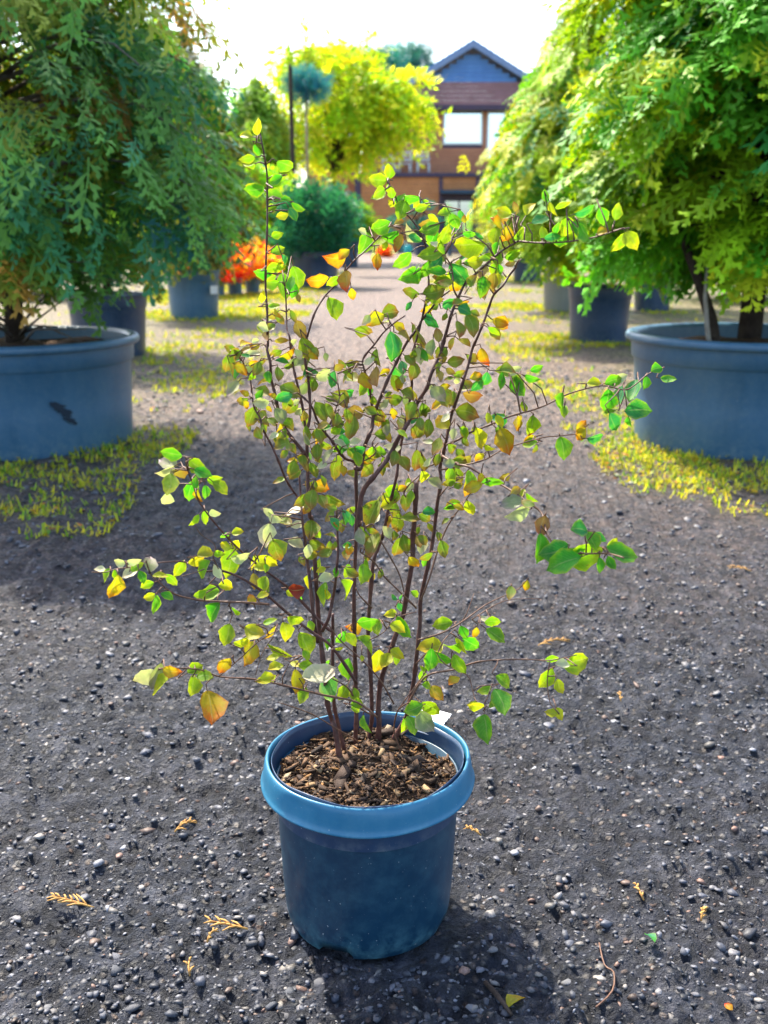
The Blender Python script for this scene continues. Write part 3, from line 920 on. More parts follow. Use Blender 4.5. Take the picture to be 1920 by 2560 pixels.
# --- right row, further
p, x5, y5, r5 = px_pot('navy blue pot with one sunlit edge under yellow green hanging sprays', 1424, 1592, 857, M['pot_dark'], 0.47)
t5 = thing('conifer', 'yellow green weeping conifer in the navy pot with the sunlit edge', 'conifer', (x5, y5, 0.38), 0, 'conifers in nursery pots')
bough_crown(t5, [(0.36, 0.25), (0.44, 0.52), (0.58, 0.76), (0.85, 0.93), (1.4, 0.88), (1.9, 0.62), (2.4, 0.22), (2.6, 0.03)], 78, 58, SPR_NEAR, (0.15, 0.31), [(0.34, 0.52, 0.012, .45), (0.16, 0.42, 0.02, .3), (0.50, 0.54, 0.02, .2), (.05, .22, .04, .1)], M['fol'], 28, .7)
bole(t5, 2.3, .04, seed=8)
p, x6, y6, r6 = px_pot('pale grey pot between the navy pot and the far golden conifer', 1357, 1450, 778, M['pot_pale'], 0.52)
t6 = thing('conifer', 'golden green conifer standing in the pale grey pot', 'conifer', (x6, y6, 0.42), 0, 'conifers in nursery pots')
crown('crown', t6, None, [(0.40, 0.3), (0.52, 0.7), (0.85, 0.9), (1.5, 0.80), (2.2, 0.52), (2.9, 0.15), (3.1, 0.03)], 1700, SPR_MID, (0.18, 0.32), GO + [(0.10, .26, .02, .5)], M['fol'], 1.1, 0.55, 0.2, 0.25, 38)
trunk_and_limbs(t6, 2.6, 0.04, 10, 0.6, (0.3, 1.7), 45)
p, x7, y7, r7 = px_pot('dark pot at the far end of the row under the golden cone', 1282, 1362, 706, M['pot_dark'], 0.52)
t7 = thing('conifer', 'dense golden cone shaped conifer at the far end of its row', 'conifer', (x7, y7, 0.42), 0, 'conifers in nursery pots')
crown('crown', t7, None, [(0.16, 0.5), (0.35, 0.9), (0.9, 0.92), (1.6, 0.7), (2.4, 0.35), (2.9, 0.05)], 1800, SPR_MID, (0.16, 0.28), GO, M['fol'], 0.2, 0.6, 0.14, 0.15, 48, upturn=.5)
trunk_and_limbs(t7, 2.3, 0.04, 8, 0.5, (0.3, 1.5), 55)
p, x8, y8, r8 = px_pot('dark blue pot standing behind the navy pot', 1588, 1690, 776, M['pot_dark'], 0.5)
t8 = thing('conifer', 'deep green conifer behind the yellow green weeping one', 'conifer', (x8, y8, 0.40), 0, 'conifers in nursery pots')
crown('crown', t8, None, [(0.1, 0.3), (0.4, 0.8), (1.0, 0.95), (1.8, 0.8), (2.6, 0.4), (3.1, 0.05)], 1400, SPR_MID, (0.2, 0.34), BR, M['fol'], 1.0, 0.5, 0.2, 0.2, 58)
trunk_and_limbs(t8, 2.6, 0.04, 8, 0.6, (0.3, 1.5), 65)

# --- further down the left side
p, x9, y9, r9 = px_pot('big square shouldered blue tub under the blue green juniper', 722, 848, 719, M['pot_dark'], 0.60, 0.9)
t9 = thing('juniper', 'spreading blue green juniper in the big blue tub', 'juniper', (x9, y9, 0.50), 0)
crown('crown', t9, None, [(0.0, 0.36), (0.2, 0.46), (0.5, 0.58), (0.8, 0.56), (0.98, 0.40), (1.12, 0.1)], 900, SPR_FAR, (0.22, 0.50), [(0.018, 0.15, 0.10, .5), (0.03, 0.20, 0.12, .3), (0.012, 0.09, 0.08, .2)], M['fol'], -0.2, 0.4, 0.45, 0.40, 61, upturn=.9)
trunk_and_limbs(t9, 1.0, 0.05, 10, 0.6, (0.1, 1.0), 75)
p, x10, y10, r10 = px_pot('narrow navy tub beside the big blue tub', 848, 898, 668, M['pot_dark'], 0.80)
t10 = thing('shrub', 'rounded light green shrub in the narrow navy tub', 'shrub', (x10, y10, 0.70), 0)
crown('crown', t10, None, [(0.0, 0.35), (0.25, 0.68), (0.6, 0.65), (0.9, 0.40), (1.05, 0.1)], 900, SPR_FAR, (0.22, 0.36), [(0.2, 0.36, 0.02, .6), (0.08, 0.24, 0.03, .4)], M['leafy'], 0, 0.4, 0.3, 0.2, 62, upturn=.6)
trunk_and_limbs(t10, .9, 0.03, 6, 0.4, (0.1, .6), 76)

# red and yellow shrubs in a row of small pots
for k, (pl, pr_, pb, lab, lab2, pal) in enumerate([
    (520, 562, 742, 'small blue pot beside the stickered slate pot', 'scarlet barberry with yellow tips, nearest the stickered pot', [(0.75, 0.03, 0.03, .65), (0.85, 0.40, 0.02, .2), (0.8, 0.6, 0.03, .15)]),
    (566, 606, 737, 'small blue pot, second along from the stickered slate pot', 'orange and red barberry, second along from the stickered pot', [(0.80, 0.05, 0.03, .5), (0.85, 0.30, 0.02, .35), (0.8, 0.6, 0.03, .15)]),
    (610, 650, 732, 'small blue pot, third along from the stickered slate pot', 'yellow and orange barberry, third along from the stickered pot', [(0.75, 0.06, 0.03, .3), (0.85, 0.45, 0.02, .4), (0.6, 0.6, 0.03, .3)])]):
    p, xs, ys, rs = px_pot(lab, pl, pr_, pb, M['pot_grey'], 0.27)
    sh = thing('barberry', lab2, 'shrub', (xs, ys, 0.20), 0, 'red and yellow barberries in small pots')
    crown('crown', sh, None, [(0.02, 0.16), (0.15, 0.36), (0.34, 0.42), (0.46, 0.30), (0.58, 0.05)], 420, SPR_LEAF, (0.10, 0.2), pal, M['leafy'], 0, 0.3, 0.3, 0.25, 70 + k, upturn=.5)
    trunk_and_limbs(sh, .5, 0.012, 6, 0.25, (0.02, .35), 80 + k)
# bright green shrub behind them
g = on_z(620, 700)
sh = thing('shrub', 'tall bright green bush growing behind the barberries', 'shrub', (g.x, g.y, -0.01), 0)
crown('crown', sh, None, [(0.15, 0.7), (0.7, 1.1), (1.3, 1.1), (1.8, 0.8), (2.2, 0.2)], 1500, SPR_LEAF, (0.25, 0.45), [(0.15, 0.36, 0.02, .6), (0.30, 0.42, 0.02, .25), (0.05, 0.18, 0.03, .15)], M['leafy'], 0, 0.4, 0.3, 0.25, 90, upturn=.5)
trunk_and_limbs(sh, 1.6, 0.03, 10, .8, (0.1, 1.2), 90)

# ------------------------------------------------------------ trees further back
def tree(name, label, px, py_top, py_bot, Y, halfpx, n, var, size, pal, mat, seed, bole=0.09, group=None, droop=.6, gap=.35, shape=None, inner=.3):
    top = at(px, py_top, Y); bot = at(px, py_bot, Y)
    rx = halfpx / F * (Y * math.cos(PITCH))
    hgt = top.z - bot.z
    tr = thing(name, label, 'tree', (top.x, Y, -0.02), 0, group)
    shape = shape or [(0, .35), (.15, .75), (.4, 1.0), (.65, .9), (.85, .55), (1, .12)]
    crown('crown', tr, None, [(bot.z + hgt * z, rx * r) for z, r in shape], n, var, size, pal, mat, droop, inner, .35, gap, seed)
    trunk_and_limbs(tr, bot.z + hgt * .8, bole, 22, rx * .95, (bot.z * .8, bot.z + hgt * .7), seed)
    return tr
YG = [(0.36, 0.60, 0.03, .4), (0.56, 0.66, 0.03, .45), (0.68, 0.64, 0.05, .15)]
def px_tree(name, label, px0, Y, lobes_px, n, var, size, pal, mat, seed, r0, hang, group=None):
    rr = random.Random(seed)
    base = at(px0, 560, Y)
    tr = thing(name, label, 'tree', (base.x, Y, -.02), 0, group)
    sc = Y * math.cos(PITCH) / F
    lobes = []
    for (a, c, r) in lobes_px:
        p = at(a, c, Y)
        lobes.append((p.x - base.x, rr.uniform(-1, 1) * 1.6 * abs(r * sc) * 1.3, p.z, r * sc))
    lobe_crown(tr, lobes, n, var, size, pal, mat, seed, hang)
    zb = min(l[2] for l in lobes); zt_ = max(l[2] for l in lobes)
    bole(tr, zb + (zt_ - zb) * .75, r0, 0, None, seed)
    limbs_to(tr, lobes, zb * .7, r0 * .45)
    return tr
px_tree('deciduous_tree', 'broad yellow green tree with hanging leaves before the brown house', 838, 34,
        [(705, 172, 32), (765, 135, 42), (820, 122, 44), (900, 112, 36), (880, 170, 55), (940, 190, 46), (988, 208, 38), (1030, 250, 34), (1052, 300, 24), (960, 262, 46), (880, 250, 58), (805, 240, 54), (700, 300, 36), (655, 235, 22), (760, 320, 52), (850, 335, 58), (930, 325, 36), (1000, 318, 26), (900, 372, 30), (805, 365, 28), (690, 352, 20)],
        1700, SPR_DROOP, (0.40, 0.85), YG, M['leafy'], 101, .10, 1.2)
tree('deciduous_tree', 'thin pale green tree with sky showing through beside the dark conifer', 640, 200, 480, 27, 105, 900, SPR_DROOP, (0.4, 0.8), [(0.20, 0.36, 0.04, .6), (0.36, 0.42, 0.03, .4)], M['leafy'], 102, .06, droop=.8, gap=.5)
# staked pom-pom pine
pp = at(765, 212, 25)
tp = thing('pompom_pine', 'small blue pine ball grafted on a tall thin stem', 'tree', (pp.x, 25, -0.02))
b = MB(); b.tube([(-0.02, 0, 0), (.02, 0, 1.4), (-.01, 0, 2.8), (0, 0, pp.z + .02)], [.045, .04, .035, .02], 7); b.build('trunk', mottled('straw_stem', (.30, .20, .10), (.42, .30, .16), 12), tp)
lobe_crown(tp, [(-.22, 0, pp.z, .24), (.2, .05, pp.z - .03, .26), (0, -.1, pp.z + .14, .24), (.3, -.1, pp.z + .08, .16), (-.32, .1, pp.z - .1, .16), (.05, .1, pp.z - .18, .22), (-.1, .2, pp.z + .24, .14)], 420, SPR_NEED, (.16, .32), [(0.015, 0.18, 0.34, .6), (0.03, 0.28, 0.38, .4)], M['fol'], 103, 0)
st = thing('wooden_stake', 'tall dark wooden stake beside the blue pine ball', 'stake', (at(728, 300, 24.6).x, 24.6, -0.05))
b = MB()
z1 = at(728, 165, 24.6).z
b.tube([(0, 0, 0), (.015, 0, z1 * .5), (0, 0, z1), (0, 0, z1 + .12)], [.055, .053, .05, .012], 8); b.build('pole', M['bark'], st)
PINE = [(0.02, 0.18, 0.24, .5), (0.03, 0.24, 0.24, .3), (0.04, 0.20, 0.12, .2)]
for k, (px0, Y, lb, lab) in enumerate([
    (945, 66, [(925, 152, 22), (945, 136, 18), (972, 142, 20), (950, 180, 30), (920, 215, 34), (980, 215, 30), (945, 260, 36)], 'dark blue green pine behind the house, beside the yellow green tree'),
    (1030, 70, [(1018, 128, 22), (1048, 140, 20), (1035, 170, 28), (1010, 200, 30), (1060, 205, 26), (1030, 250, 34)], 'dark blue green pine behind the house, close by its left eave')]):
    px_tree('pine_tree', lab, px0, Y, lb, 700, SPR_NEED, (0.6, 1.1), PINE, M['fol'], 110 + k, .16, .1, 'pines behind the house')
# trees beyond the rows on both sides
for k, (x, Y, h, r, pal, lab, nm) in enumerate([
    (-9.5, 24, 6.0, 2.3, DK, 'dark green tree beyond the left row of pots', 'conifer'), (-6.0, 30, 6.6, 2.4, BR, 'leafy green tree beyond the barberries', 'deciduous_tree'),
    (-15, 34, 7.5, 3.0, DK, 'large dark tree far beyond the left row', 'conifer'), (8.2, 26, 6.2, 2.2, BR, 'fresh green tree beyond the right row of pots', 'deciduous_tree'),
    (13, 33, 8.0, 3.0, DK, 'large dark tree far beyond the right row', 'conifer'), (-5.2, 16.5, 3.4, 1.3, OL, 'olive conifer standing in the ground behind the left row', 'conifer'), (5.2, 15, 3.2, 1.3, BR, 'green conifer standing in the ground behind the right row', 'conifer')]):
    tr = thing(nm, lab, 'tree', (x, Y, -0.02))
    sp = SPR_LEAF if nm == 'deciduous_tree' else SPR_FAR
    crown('crown', tr, None, [(h * .12, r * .6), (h * .3, r), (h * .55, r * .85), (h * .8, r * .5), (h, .08)], 1100, sp, (.16 * h * .8, .26 * h * .8) if nm != 'deciduous_tree' else (.5, .9), pal, M['leafy'] if nm == 'deciduous_tree' else M['fol'], .6, .45, .3, .25, 130 + k)
    trunk_and_limbs(tr, h * .8, .12, 10, r * .8, (h * .2, h * .6), 130 + k)

# ------------------------------------------------------------ the brown house
YB, YU = 52.0, 53.4                  # lower front, upper front
M['plank'] = mottled('brown_siding', (0.48, 0.190, 0.070), (0.60, 0.255, 0.10), 1.3, 0.65, 0.3, 0.01, 0.3, (0.40, 0.15, 0.06), 30)
M['plank2'] = mottled('red_brown_siding', (0.50, 0.170, 0.075), (0.60, 0.225, 0.10), 1.3, 0.65, 0.3, 0.01, 0.3, (0.42, 0.14, 0.06), 30)
M['plank_up'] = mottled('weathered_siding', (0.44, 0.175, 0.095), (0.52, 0.225, 0.125), 1.3, 0.65, 0.3, 0.01, 0.3, (0.36, 0.14, 0.08), 30)
M['beam'] = mottled('dark_beam', (0.055, 0.040, 0.075), (0.085, 0.055, 0.10), 2, 0.6)
M['gable'] = mottled('glare_blue_gable_board', (0.075, 0.20, 0.50), (0.10, 0.25, 0.58), 2, 0.55)  # blue glare on the gable is put into the board colour
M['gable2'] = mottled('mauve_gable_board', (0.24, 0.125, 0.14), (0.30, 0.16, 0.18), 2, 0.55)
M['fascia'] = mottled('pale_fascia', (0.16, 0.24, 0.42), (0.22, 0.31, 0.5), 3, 0.5)
M['tile'] = mottled('dark_roof', (0.04, 0.15, 0.38), (0.06, 0.20, 0.46), 5, 0.6)
M['frame'] = mottled('white_window_frame', (0.6, 0.62, 0.64), (0.7, 0.72, 0.74), 4, 0.4)
M['concrete'] = mottled('grey_plinth', (0.16, 0.15, 0.15), (0.24, 0.22, 0.21), 3, 0.8)
def glass_mat():
    m, nt, out = new_mat('window_glass')
    g = nd(nt, 'ShaderNodeBsdfGlossy'); g.inputs['Color'].default_value = (0.85, 0.95, 1, 1); g.inputs['Roughness'].default_value = 0.04
    d = nd(nt, 'ShaderNodeBsdfDiffuse'); d.inputs['Color'].default_value = (0.06, 0.10, 0.13, 1)
    ms = nd(nt, 'ShaderNodeMixShader'); ms.inputs[0].default_value = 0.75
    nt.links.new(d.outputs[0], ms.inputs[1]); nt.links.new(g.outputs[0], ms.inputs[2]); nt.links.new(ms.outputs[0], out.inputs[0])
    return m
M['glass'] = glass_mat()
hx0 = at(888, 500, YB).x; hx1 = at(1330, 500, YB).x
apex = at(1184, 98, YU - 1.2)
base_z = 0.0
hz_beam = at(1000, 432, YB).z                      # balcony floor
zt = at(1000, 262, YU).z                           # top of the upper wall
house = thing('house', 'brown timber clad house with dark blue gable roof at the end of the path', 'house', ((hx0 + hx1) / 2, YB, 0))
ox, oy = (hx0 + hx1) / 2, YB
def hb(name, mat, x0, x1, y0, y1, z0, z1, parent=None):
    b = MB(); b.box(x0 - ox, x1 - ox, y0 - oy, y1 - oy, z0, z1)
    return b.build(name, mat, parent or house)
wl = hb('wall', M['beam'], hx0 + .02, hx1 - .02, YB + .05, YB + 9, 0, hz_beam - .15)
ux0 = at(905, 350, YU).x
wu = hb('wall', M['beam'], ux0 + .02, hx1 - .02, YU + .05, YB + 9, hz_beam - .1, zt + .2)
hb('plinth', M['concrete'], hx0 - .03, hx1 + .03, YB - .06, YB + 9.02, -.3, .35)
PH = 0.20
def planks(wall, mat, x0, x1, Y, z0, z1, holes=()):
    z = z0
    while z < z1 - .05:
        zz = min(z + PH, z1)
        xs = [(x0, x1)]
        for (a, c, lo, hi) in holes:
            if zz > lo and z < hi:
                nx_ = []
                for (p, q) in xs:
                    if a > p: nx_.append((p, min(a, q)))
                    if c < q: nx_.append((max(c, p), q))
                xs = [(p, q) for p, q in nx_ if q - p > .05]
        for (p, q) in xs:
            hb('plank', mat, p, q, Y - random.uniform(0, .008), Y + .045, z + .006, zz - .006, wall)
        z = zz
# openings
def opening(pxl, pxr, pyt, pyb, Y):
    a = at(pxl, pyt, Y); c = at(pxr, pyb, Y)
    return (a.x, c.x, c.z, a.z)
W1 = opening(1108, 1206, 274, 362, YU)
W2_ = opening(1218, 1262, 276, 400, YU)
DR = opening(1106, 1186, 484, 640, YB); DR = (DR[0], DR[1], 0.35, DR[3])
planks(wl, M['plank'], hx0 + .28, hx1 - .02, YB, .36, hz_beam - .2, [DR])
planks(wu, M['plank_up'], ux0, hx1 - .02, YU, hz_beam + .02, zt, [W1, W2_])
def window(o, Y, parent, mullions=0):
    x0, x1, z0, z1 = o
    b = MB(); t = .09
    X0, X1 = x0 - ox, x1 - ox
    b.box(X0, X0 + t, Y - oy - .03, Y - oy + .06, z0, z1); b.box(X1 - t, X1, Y - oy - .03, Y - oy + .06, z0, z1)
    b.box(X0 + t, X1 - t, Y - oy - .03, Y - oy + .06, z1 - t, z1); b.box(X0 + t, X1 - t, Y - oy - .03, Y - oy + .06, z0, z0 + t)
    w = b.build('window', M['frame'], house)
    b = MB(); b.box(X0 + t - .002, X1 - t + .002, Y - oy + .01, Y - oy + .035, z0 + t - .002, z1 - t + .002)
    b.build('pane', M['glass'], w)
    return w
window(W1, YU, house); window(W2_, YU, house)
# door with awning, side glass
dx0, dx1, dz0, dz1 = DR
d = hb('door', M['beam'], dx0 + .08, dx1 - .08, YB + .06, YB + .10, dz0, dz1)
wdt = dx1 - dx0
for k in range(2):
    a = dx0 + .12 + k * (wdt - .2) / 2
    hb('pane', M['glass'], a + .03, a + (wdt - .2) / 2 - .05, YB + .035, YB + .058, dz0 + .25, dz1 - .35, d)
hb('handle', M['frame'], dx0 + wdt * .47, dx0 + wdt * .50, YB - .02, YB + .034, dz0 + 1.0, dz0 + 1.4, d)
for k, X in enumerate((dx0 - .16, dx1 + .0)):
    hb('post', M['beam'], X, X + .16, YB - .06, YB + .05, .352, hz_beam - .2)
hb('awning', mottled('teal_awning', (.02, .05, .09), (.03, .07, .12), 3), dx0 - .12, dx1 + .12, YB - .85, YB - .062, dz1 - .02, dz1 + .14)
hb('post', M['beam'], hx0 - .02, hx0 + .26, YB - .07, YB + .2, .352, hz_beam - .18)
hb('beam', M['beam'], hx0 - .12, hx1 + .1, YB - .14, YU + .045, hz_beam - .178, hz_beam)
# gable front overhanging the upper wall
gx0 = at(1052, 262, YU - .8).x; gx1 = 2 * apex.x - gx0
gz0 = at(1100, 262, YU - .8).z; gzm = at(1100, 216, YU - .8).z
ea_l = at(968, 232, YU - 1.2)                      # left eave
slope = (apex.z - ea_l.z) / (apex.x - ea_l.x)
nb = 22
hg = apex.z - .36
bw = 0.16
z = gz0
k = 0
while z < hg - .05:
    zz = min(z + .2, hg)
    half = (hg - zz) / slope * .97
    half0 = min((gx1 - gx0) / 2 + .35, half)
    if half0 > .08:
        hb('gable_board', M['gable2'] if z < gzm else M['gable'], apex.x - half0, apex.x + half0, YU - .82 - random.uniform(0, .006), YU - .76, z + .005, zz - .005)  # painted glare: blue boards above, fading to mauve below
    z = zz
hb('gable_base', M['beam'], gx0 - .35, gx1 + .35, YU - .84, YU + .04, gz0 - .22, gz0 - .002)
b = MB()
hl = (apex.z - ea_l.z) / slope + .0
th = .22
ax_, az = apex.x - ox, apex.z
b.prism([(ax_ - hl, az - hl * slope), (ax_, az), (ax_ + hl, az - hl * slope), (ax_ + hl, az - hl * slope - th), (ax_, az - th), (ax_ - hl, az - hl * slope - th)], YU - 1.2 - oy, YB + 9.6 - oy)
roof = b.build('roof', M['tile'], house)
for s in (-1, 1):
    b = MB()
    q = [(ax_ + s * (hl + .02), az - (hl + .02) * slope - th * .3), (ax_, az - th * .3), (ax_, az - th - .12), (ax_ + s * (hl + .02), az - (hl + .02) * slope - th - .12)]
    b.prism(q if s < 0 else q[::-1], YU - 1.26 - oy, YU - 1.204 - oy); b.build('fascia', M['fascia'], roof)
b = MB()
nr = 14
for s in (-1, 1):
    for i in range(nr):
        u0 = hl * i / nr
        b.box(ax_ + s * u0 - .02, ax_ + s * u0 + .02, YU - 1.18 - oy, YB + 9.5 - oy, az - u0 * slope + .005, az - u0 * slope + .05)
b.build('roof_batten', M['tile'], roof)
# left wing
wx0 = at(770, 500, YB + 2).x
wg = thing('house_wing', 'lower red brown wing joined to the left of the timber house', 'house', ((wx0 + hx0) / 2, YB + 2, 0))
wxc = (wx0 + hx0) / 2
wz = at(800, 400, YB + 2).z
b = MB(); b.box(wx0 - wxc, hx0 - wxc - .02, .05, 7, -.2, wz); ww_ = b.build('wall', M['beam'], wg)
z = 0.1
while z < wz - .05:
    b = MB(); b.box(wx0 - wxc - .01, hx0 - wxc - .03, -random.uniform(0, .008), .045, z + .006, min(z + PH, wz) - .006); b.build('plank', M['plank2'], ww_)
    z += PH
b = MB(); b.prism([(wx0 - wxc - .4, wz + .02), (hx0 - wxc - .04, wz + .02), (hx0 - wxc - .04, wz + 1.1), (wx0 - wxc - .4, wz + .2)], -.5, 7.4); b.build('roof', M['tile'], wg)
# white garden chairs on the balcony
def chair(px, label, rz):
    c = at(px, 424, YB + .55)
    t = thing('garden_chair', label, 'chair', (c.x, YB + .55, hz_beam), rz, 'white chairs on the balcony')
    w = .29
    b = MB(); b.box(-w, w, -.24, .24, .42, .455); b.build('seat', M['frame'], t)
    for sx in (-1, 1):
        for sy in (-1, 1):
            b = MB(); b.tube([(sx * (w - .02) * 1.04, sy * .24, 0), (sx * (w - .03), sy * .21, .42)], [.03, .034], 6); b.build('leg', M['frame'], t)
        b = MB(); b.tube([(sx * (w - .01), .22, .455), (sx * (w - .02), .30, 1.0)], [.032, .03], 6); b.build('back_post', M['frame'], t)
        b = MB(); b.box(sx * w - .03, sx * w + .03, -.22, .22, .64, .68); b.build('armrest', M['frame'], t)
    for zz in (.6, .78, .94):
        b = MB(); b.box(-w + .03, w - .03, .235 + (zz - .45) * .14, .265 + (zz - .45) * .14, zz, zz + .07); b.build('back_slat', M['frame'], t)
chair(1058, 'white garden chair on the balcony, closest to the big window', R(4))
chair(1012, 'white garden chair on the balcony between the other two', R(-12))
chair(972, 'white garden chair on the balcony, furthest from the big window', R(10))

# small things in front of the house
g = on_z(1056, 638)
tpot = big_pot('plant_pot', 'navy pot of the cloud-pruned pine before the house', g.x, g.y, .42, .55, M['pot_dark'], .34, True, 32)
cl = thing('cloud_pine', 'cloud-pruned dark pine with round pads before the house', 'tree', (g.x, g.y, .45))
pads = [(-1.15, .95, .45), (-.55, 1.35, .5), (.1, 1.55, .52), (-.35, .75, .55), (.35, .95, .5), (-1.5, .45, .4), (.0, .45, .42)]
b = MB(); b.tube([(0, 0, 0), (-.1, 0, .35), (-.3, .05, .8), (-.1, 0, 1.3)], [.09, .08, .06, .03], 7)
for (xx, zz, rr) in pads:
    b.tube([(-.15, 0, .5), (xx * .6, 0, zz - .25), (xx, 0, zz - .05)], [.05, .04, .02], 5)
b.build('trunk', M['bark'], cl)
for k, (xx, zz, rr) in enumerate(pads):
    o = crown('pad', cl, None, [(-.16, rr * .55), (0, rr), (.14, rr * .7), (.24, .05)], 170, SPR_NEED, (.13, .22), PINE, M['fol'], -.2, .3, .2, .1, 150 + k, upturn=.6)
    o.location = (xx, random.uniform(-.2, .2), zz)
g2 = on_z(1020, 634)
can_c = mottled('teal_plastic', (.02, .36, .36), (.03, .46, .45), 6, .4)
wc = thing('watering_can', 'teal plastic watering can standing by the cloud-pruned pine', 'watering can', (g2.x, g2.y, 0))
b = MB(); b.lathe([(.001, 0), (.17, 0), (.18, .02), (.17, .34), (.15, .38), (.05, .385)], 20); b.build('body', can_c, wc)
b = MB(); b.tube([(.15, 0, .08), (.28, 0, .2), (.42, 0, .46)], [.04, .03, .022], 7); b.build('spout', can_c, wc)
b = MB(); b.tube([(-.15, 0, .1), (-.32, 0, .2), (-.32, 0, .42), (-.1, 0, .52), (.08, 0, .38)], [.02] * 5, 6); b.build('handle', can_c, wc)
g3 = on_z(1150, 628)
wood = mottled('red_brown_wood', (.20, .06, .04), (.30, .10, .06), 4, .6)
bn = thing('bench', 'red brown slatted bench in front of the house door', 'bench', (g3.x, g3.y, 0), R(3))
for k in range(4):
    b = MB(); b.box(-.85, .85, -.26 + k * .13, -.16 + k * .13, .44, .475); b.build('seat_slat', wood, bn)
for k in range(4):
    b = MB(); b.box(-.85, .85, .27 + k * .03, .30 + k * .03, .55 + k * .13, .65 + k * .13); b.build('back_slat', wood, bn)
for sx in (-.7, .7):
    for sy in (-.2, .24):
        b = MB(); b.box(sx - .03, sx + .03, sy - .03, sy + .03, 0, .439); b.build('leg', M['beam'], bn)
    b = MB(); b.tube([(sx, .27, .44), (sx, .30, .6), (sx, .42, 1.08)], [.025] * 3, 6); b.build('back_post', M['beam'], bn)
g4 = on_z(1150, 640)
rk = thing('plant_stand', 'blue stand with red slatted shelves in front of the bench', 'stand', (g4.x, g4.y, 0))
for sx in (-.42, .42):
    b = MB(); b.box(sx - .07, sx + .07, -.2, .2, 0, 1.0); b.build('side_panel', M['pot_dark'], rk)
for k in range(5):
    b = MB(); b.box(-.345, .345, -.18, .18, .12 + k * .19, .17 + k * .19); b.build('shelf', wood, rk)
for k, (px, py, hgt, rad, pal, lab) in enumerate([
    (955, 640, .7, .45, [(.5, .55, .45, .5), (.2, .35, .05, .5)], 'low white flowering plant at the edge of the path'),
    (963, 643, .45, .22, [(.75, .10, .02, .7), (.15, .3, .03, .3)], 'small red flowering plant beside the white flowering one'),
    (985, 632, .8, .4, PINE, 'low dark bush between the flowers and the watering can')]):
    g = on_z(px, py)
    f = thing('flowering_plant' if k < 2 else 'bush', lab, 'plant', (g.x, g.y, -.01))
    crown('leaves', f, None, [(.02, rad * .6), (hgt * .4, rad), (hgt * .8, rad * .6), (hgt, .04)], 200, SPR_LEAF, (.14, .26), pal, M['leafy'], 0, .3, .3, .2, 160 + k, upturn=.5)

# ------------------------------------------------------------ the shrub
def leaf_mat(name, base, tip, edge, trans=0.5, spots=0.5):
    m, nt, out = new_mat(name)
    uv = nd(nt, 'ShaderNodeUVMap'); uv.uv_map = 'UVMap'
    sep = nd(nt, 'ShaderNodeSeparateXYZ'); nt.links.new(uv.outputs[0], sep.inputs[0])
    info = nd(nt, 'ShaderNodeObjectInfo')
    v = coords(nt)
    off = nd(nt, 'ShaderNodeVectorMath'); off.operation = 'ADD'
    sc = nd(nt, 'ShaderNodeVectorMath'); sc.operation = 'SCALE'; sc.inputs['Scale'].default_value = 37.0
    cmb = nd(nt, 'ShaderNodeCombineXYZ'); nt.links.new(info.outputs['Random'], cmb.inputs[0]); nt.links.new(info.outputs['Random'], cmb.inputs[1])
    nt.links.new(cmb.outputs[0], sc.inputs[0]); nt.links.new(v, off.inputs[0]); nt.links.new(sc.outputs[0], off.inputs[1])
    n1 = noise(nt, 2.6, 4, 0.6, off.outputs[0])
    n2 = noise(nt, 9.0, 4, 0.6, off.outputs[0])
    g = mth(nt, 'ADD', sep.outputs[1], mth(nt, 'MULTIPLY', mth(nt, 'SUBTRACT', n1, 0.5), 1.3))
    c = mix(nt, ramp(nt, g, [(0.45, 0.0), (0.95, 1.0)]), base, tip)
    ex = mth(nt, 'ABSOLUTE', mth(nt, 'SUBTRACT', sep.outputs[0], 0.5))
    e = mth(nt, 'ADD', ex, mth(nt, 'MULTIPLY', mth(nt, 'SUBTRACT', n2, 0.5), 0.35))
    c = mix(nt, ramp(nt, e, [(0.36, 0.0), (0.5, 0.8)]), c, edge)
    # midrib and slanting veins
    vein = mth(nt, 'ADD', mth(nt, 'MULTIPLY', sep.outputs[1], 9.0), mth(nt, 'MULTIPLY', ex, -7.0))
    vf = mth(nt, 'ABSOLUTE', mth(nt, 'SUBTRACT', mth(nt, 'FRACT', vein), 0.5))
    vv = mth(nt, 'MAXIMUM', ramp(nt, vf, [(0.02, 0.5), (0.09, 0.0)]), ramp(nt, ex, [(0.012, 1.0), (0.04, 0.0)]))
    c = mix(nt, mth(nt, 'MULTIPLY', vv, 0.30), c, (0.55, 0.55, 0.25))
    c = mix(nt, mth(nt, 'MULTIPLY', ramp(nt, n2, [(0.62, 0.0), (0.69, 1.0)]), spots), c, (0.16, 0.07, 0.03))
    hsv = nd(nt, 'ShaderNodeHueSaturation')
    nt.links.new(mth(nt, 'ADD', mth(nt, 'MULTIPLY', info.outputs['Random'], 0.05), 0.475), hsv.inputs['Hue'])
    nt.links.new(mth(nt, 'ADD', mth(nt, 'MULTIPLY', n1, 0.9), 0.45), hsv.inputs['Value'])
    nt.links.new(c, hsv.inputs['Color'])
    c = hsv.outputs[0]
    tc = mix(nt, 1.0, c, (1.02, 1.25, 0.5), 'MULTIPLY')
    finish(nt, out, c, 0.5, vv, 0.3, 0.0008, 0.35, trans=trans, tcol=tc)
    return m
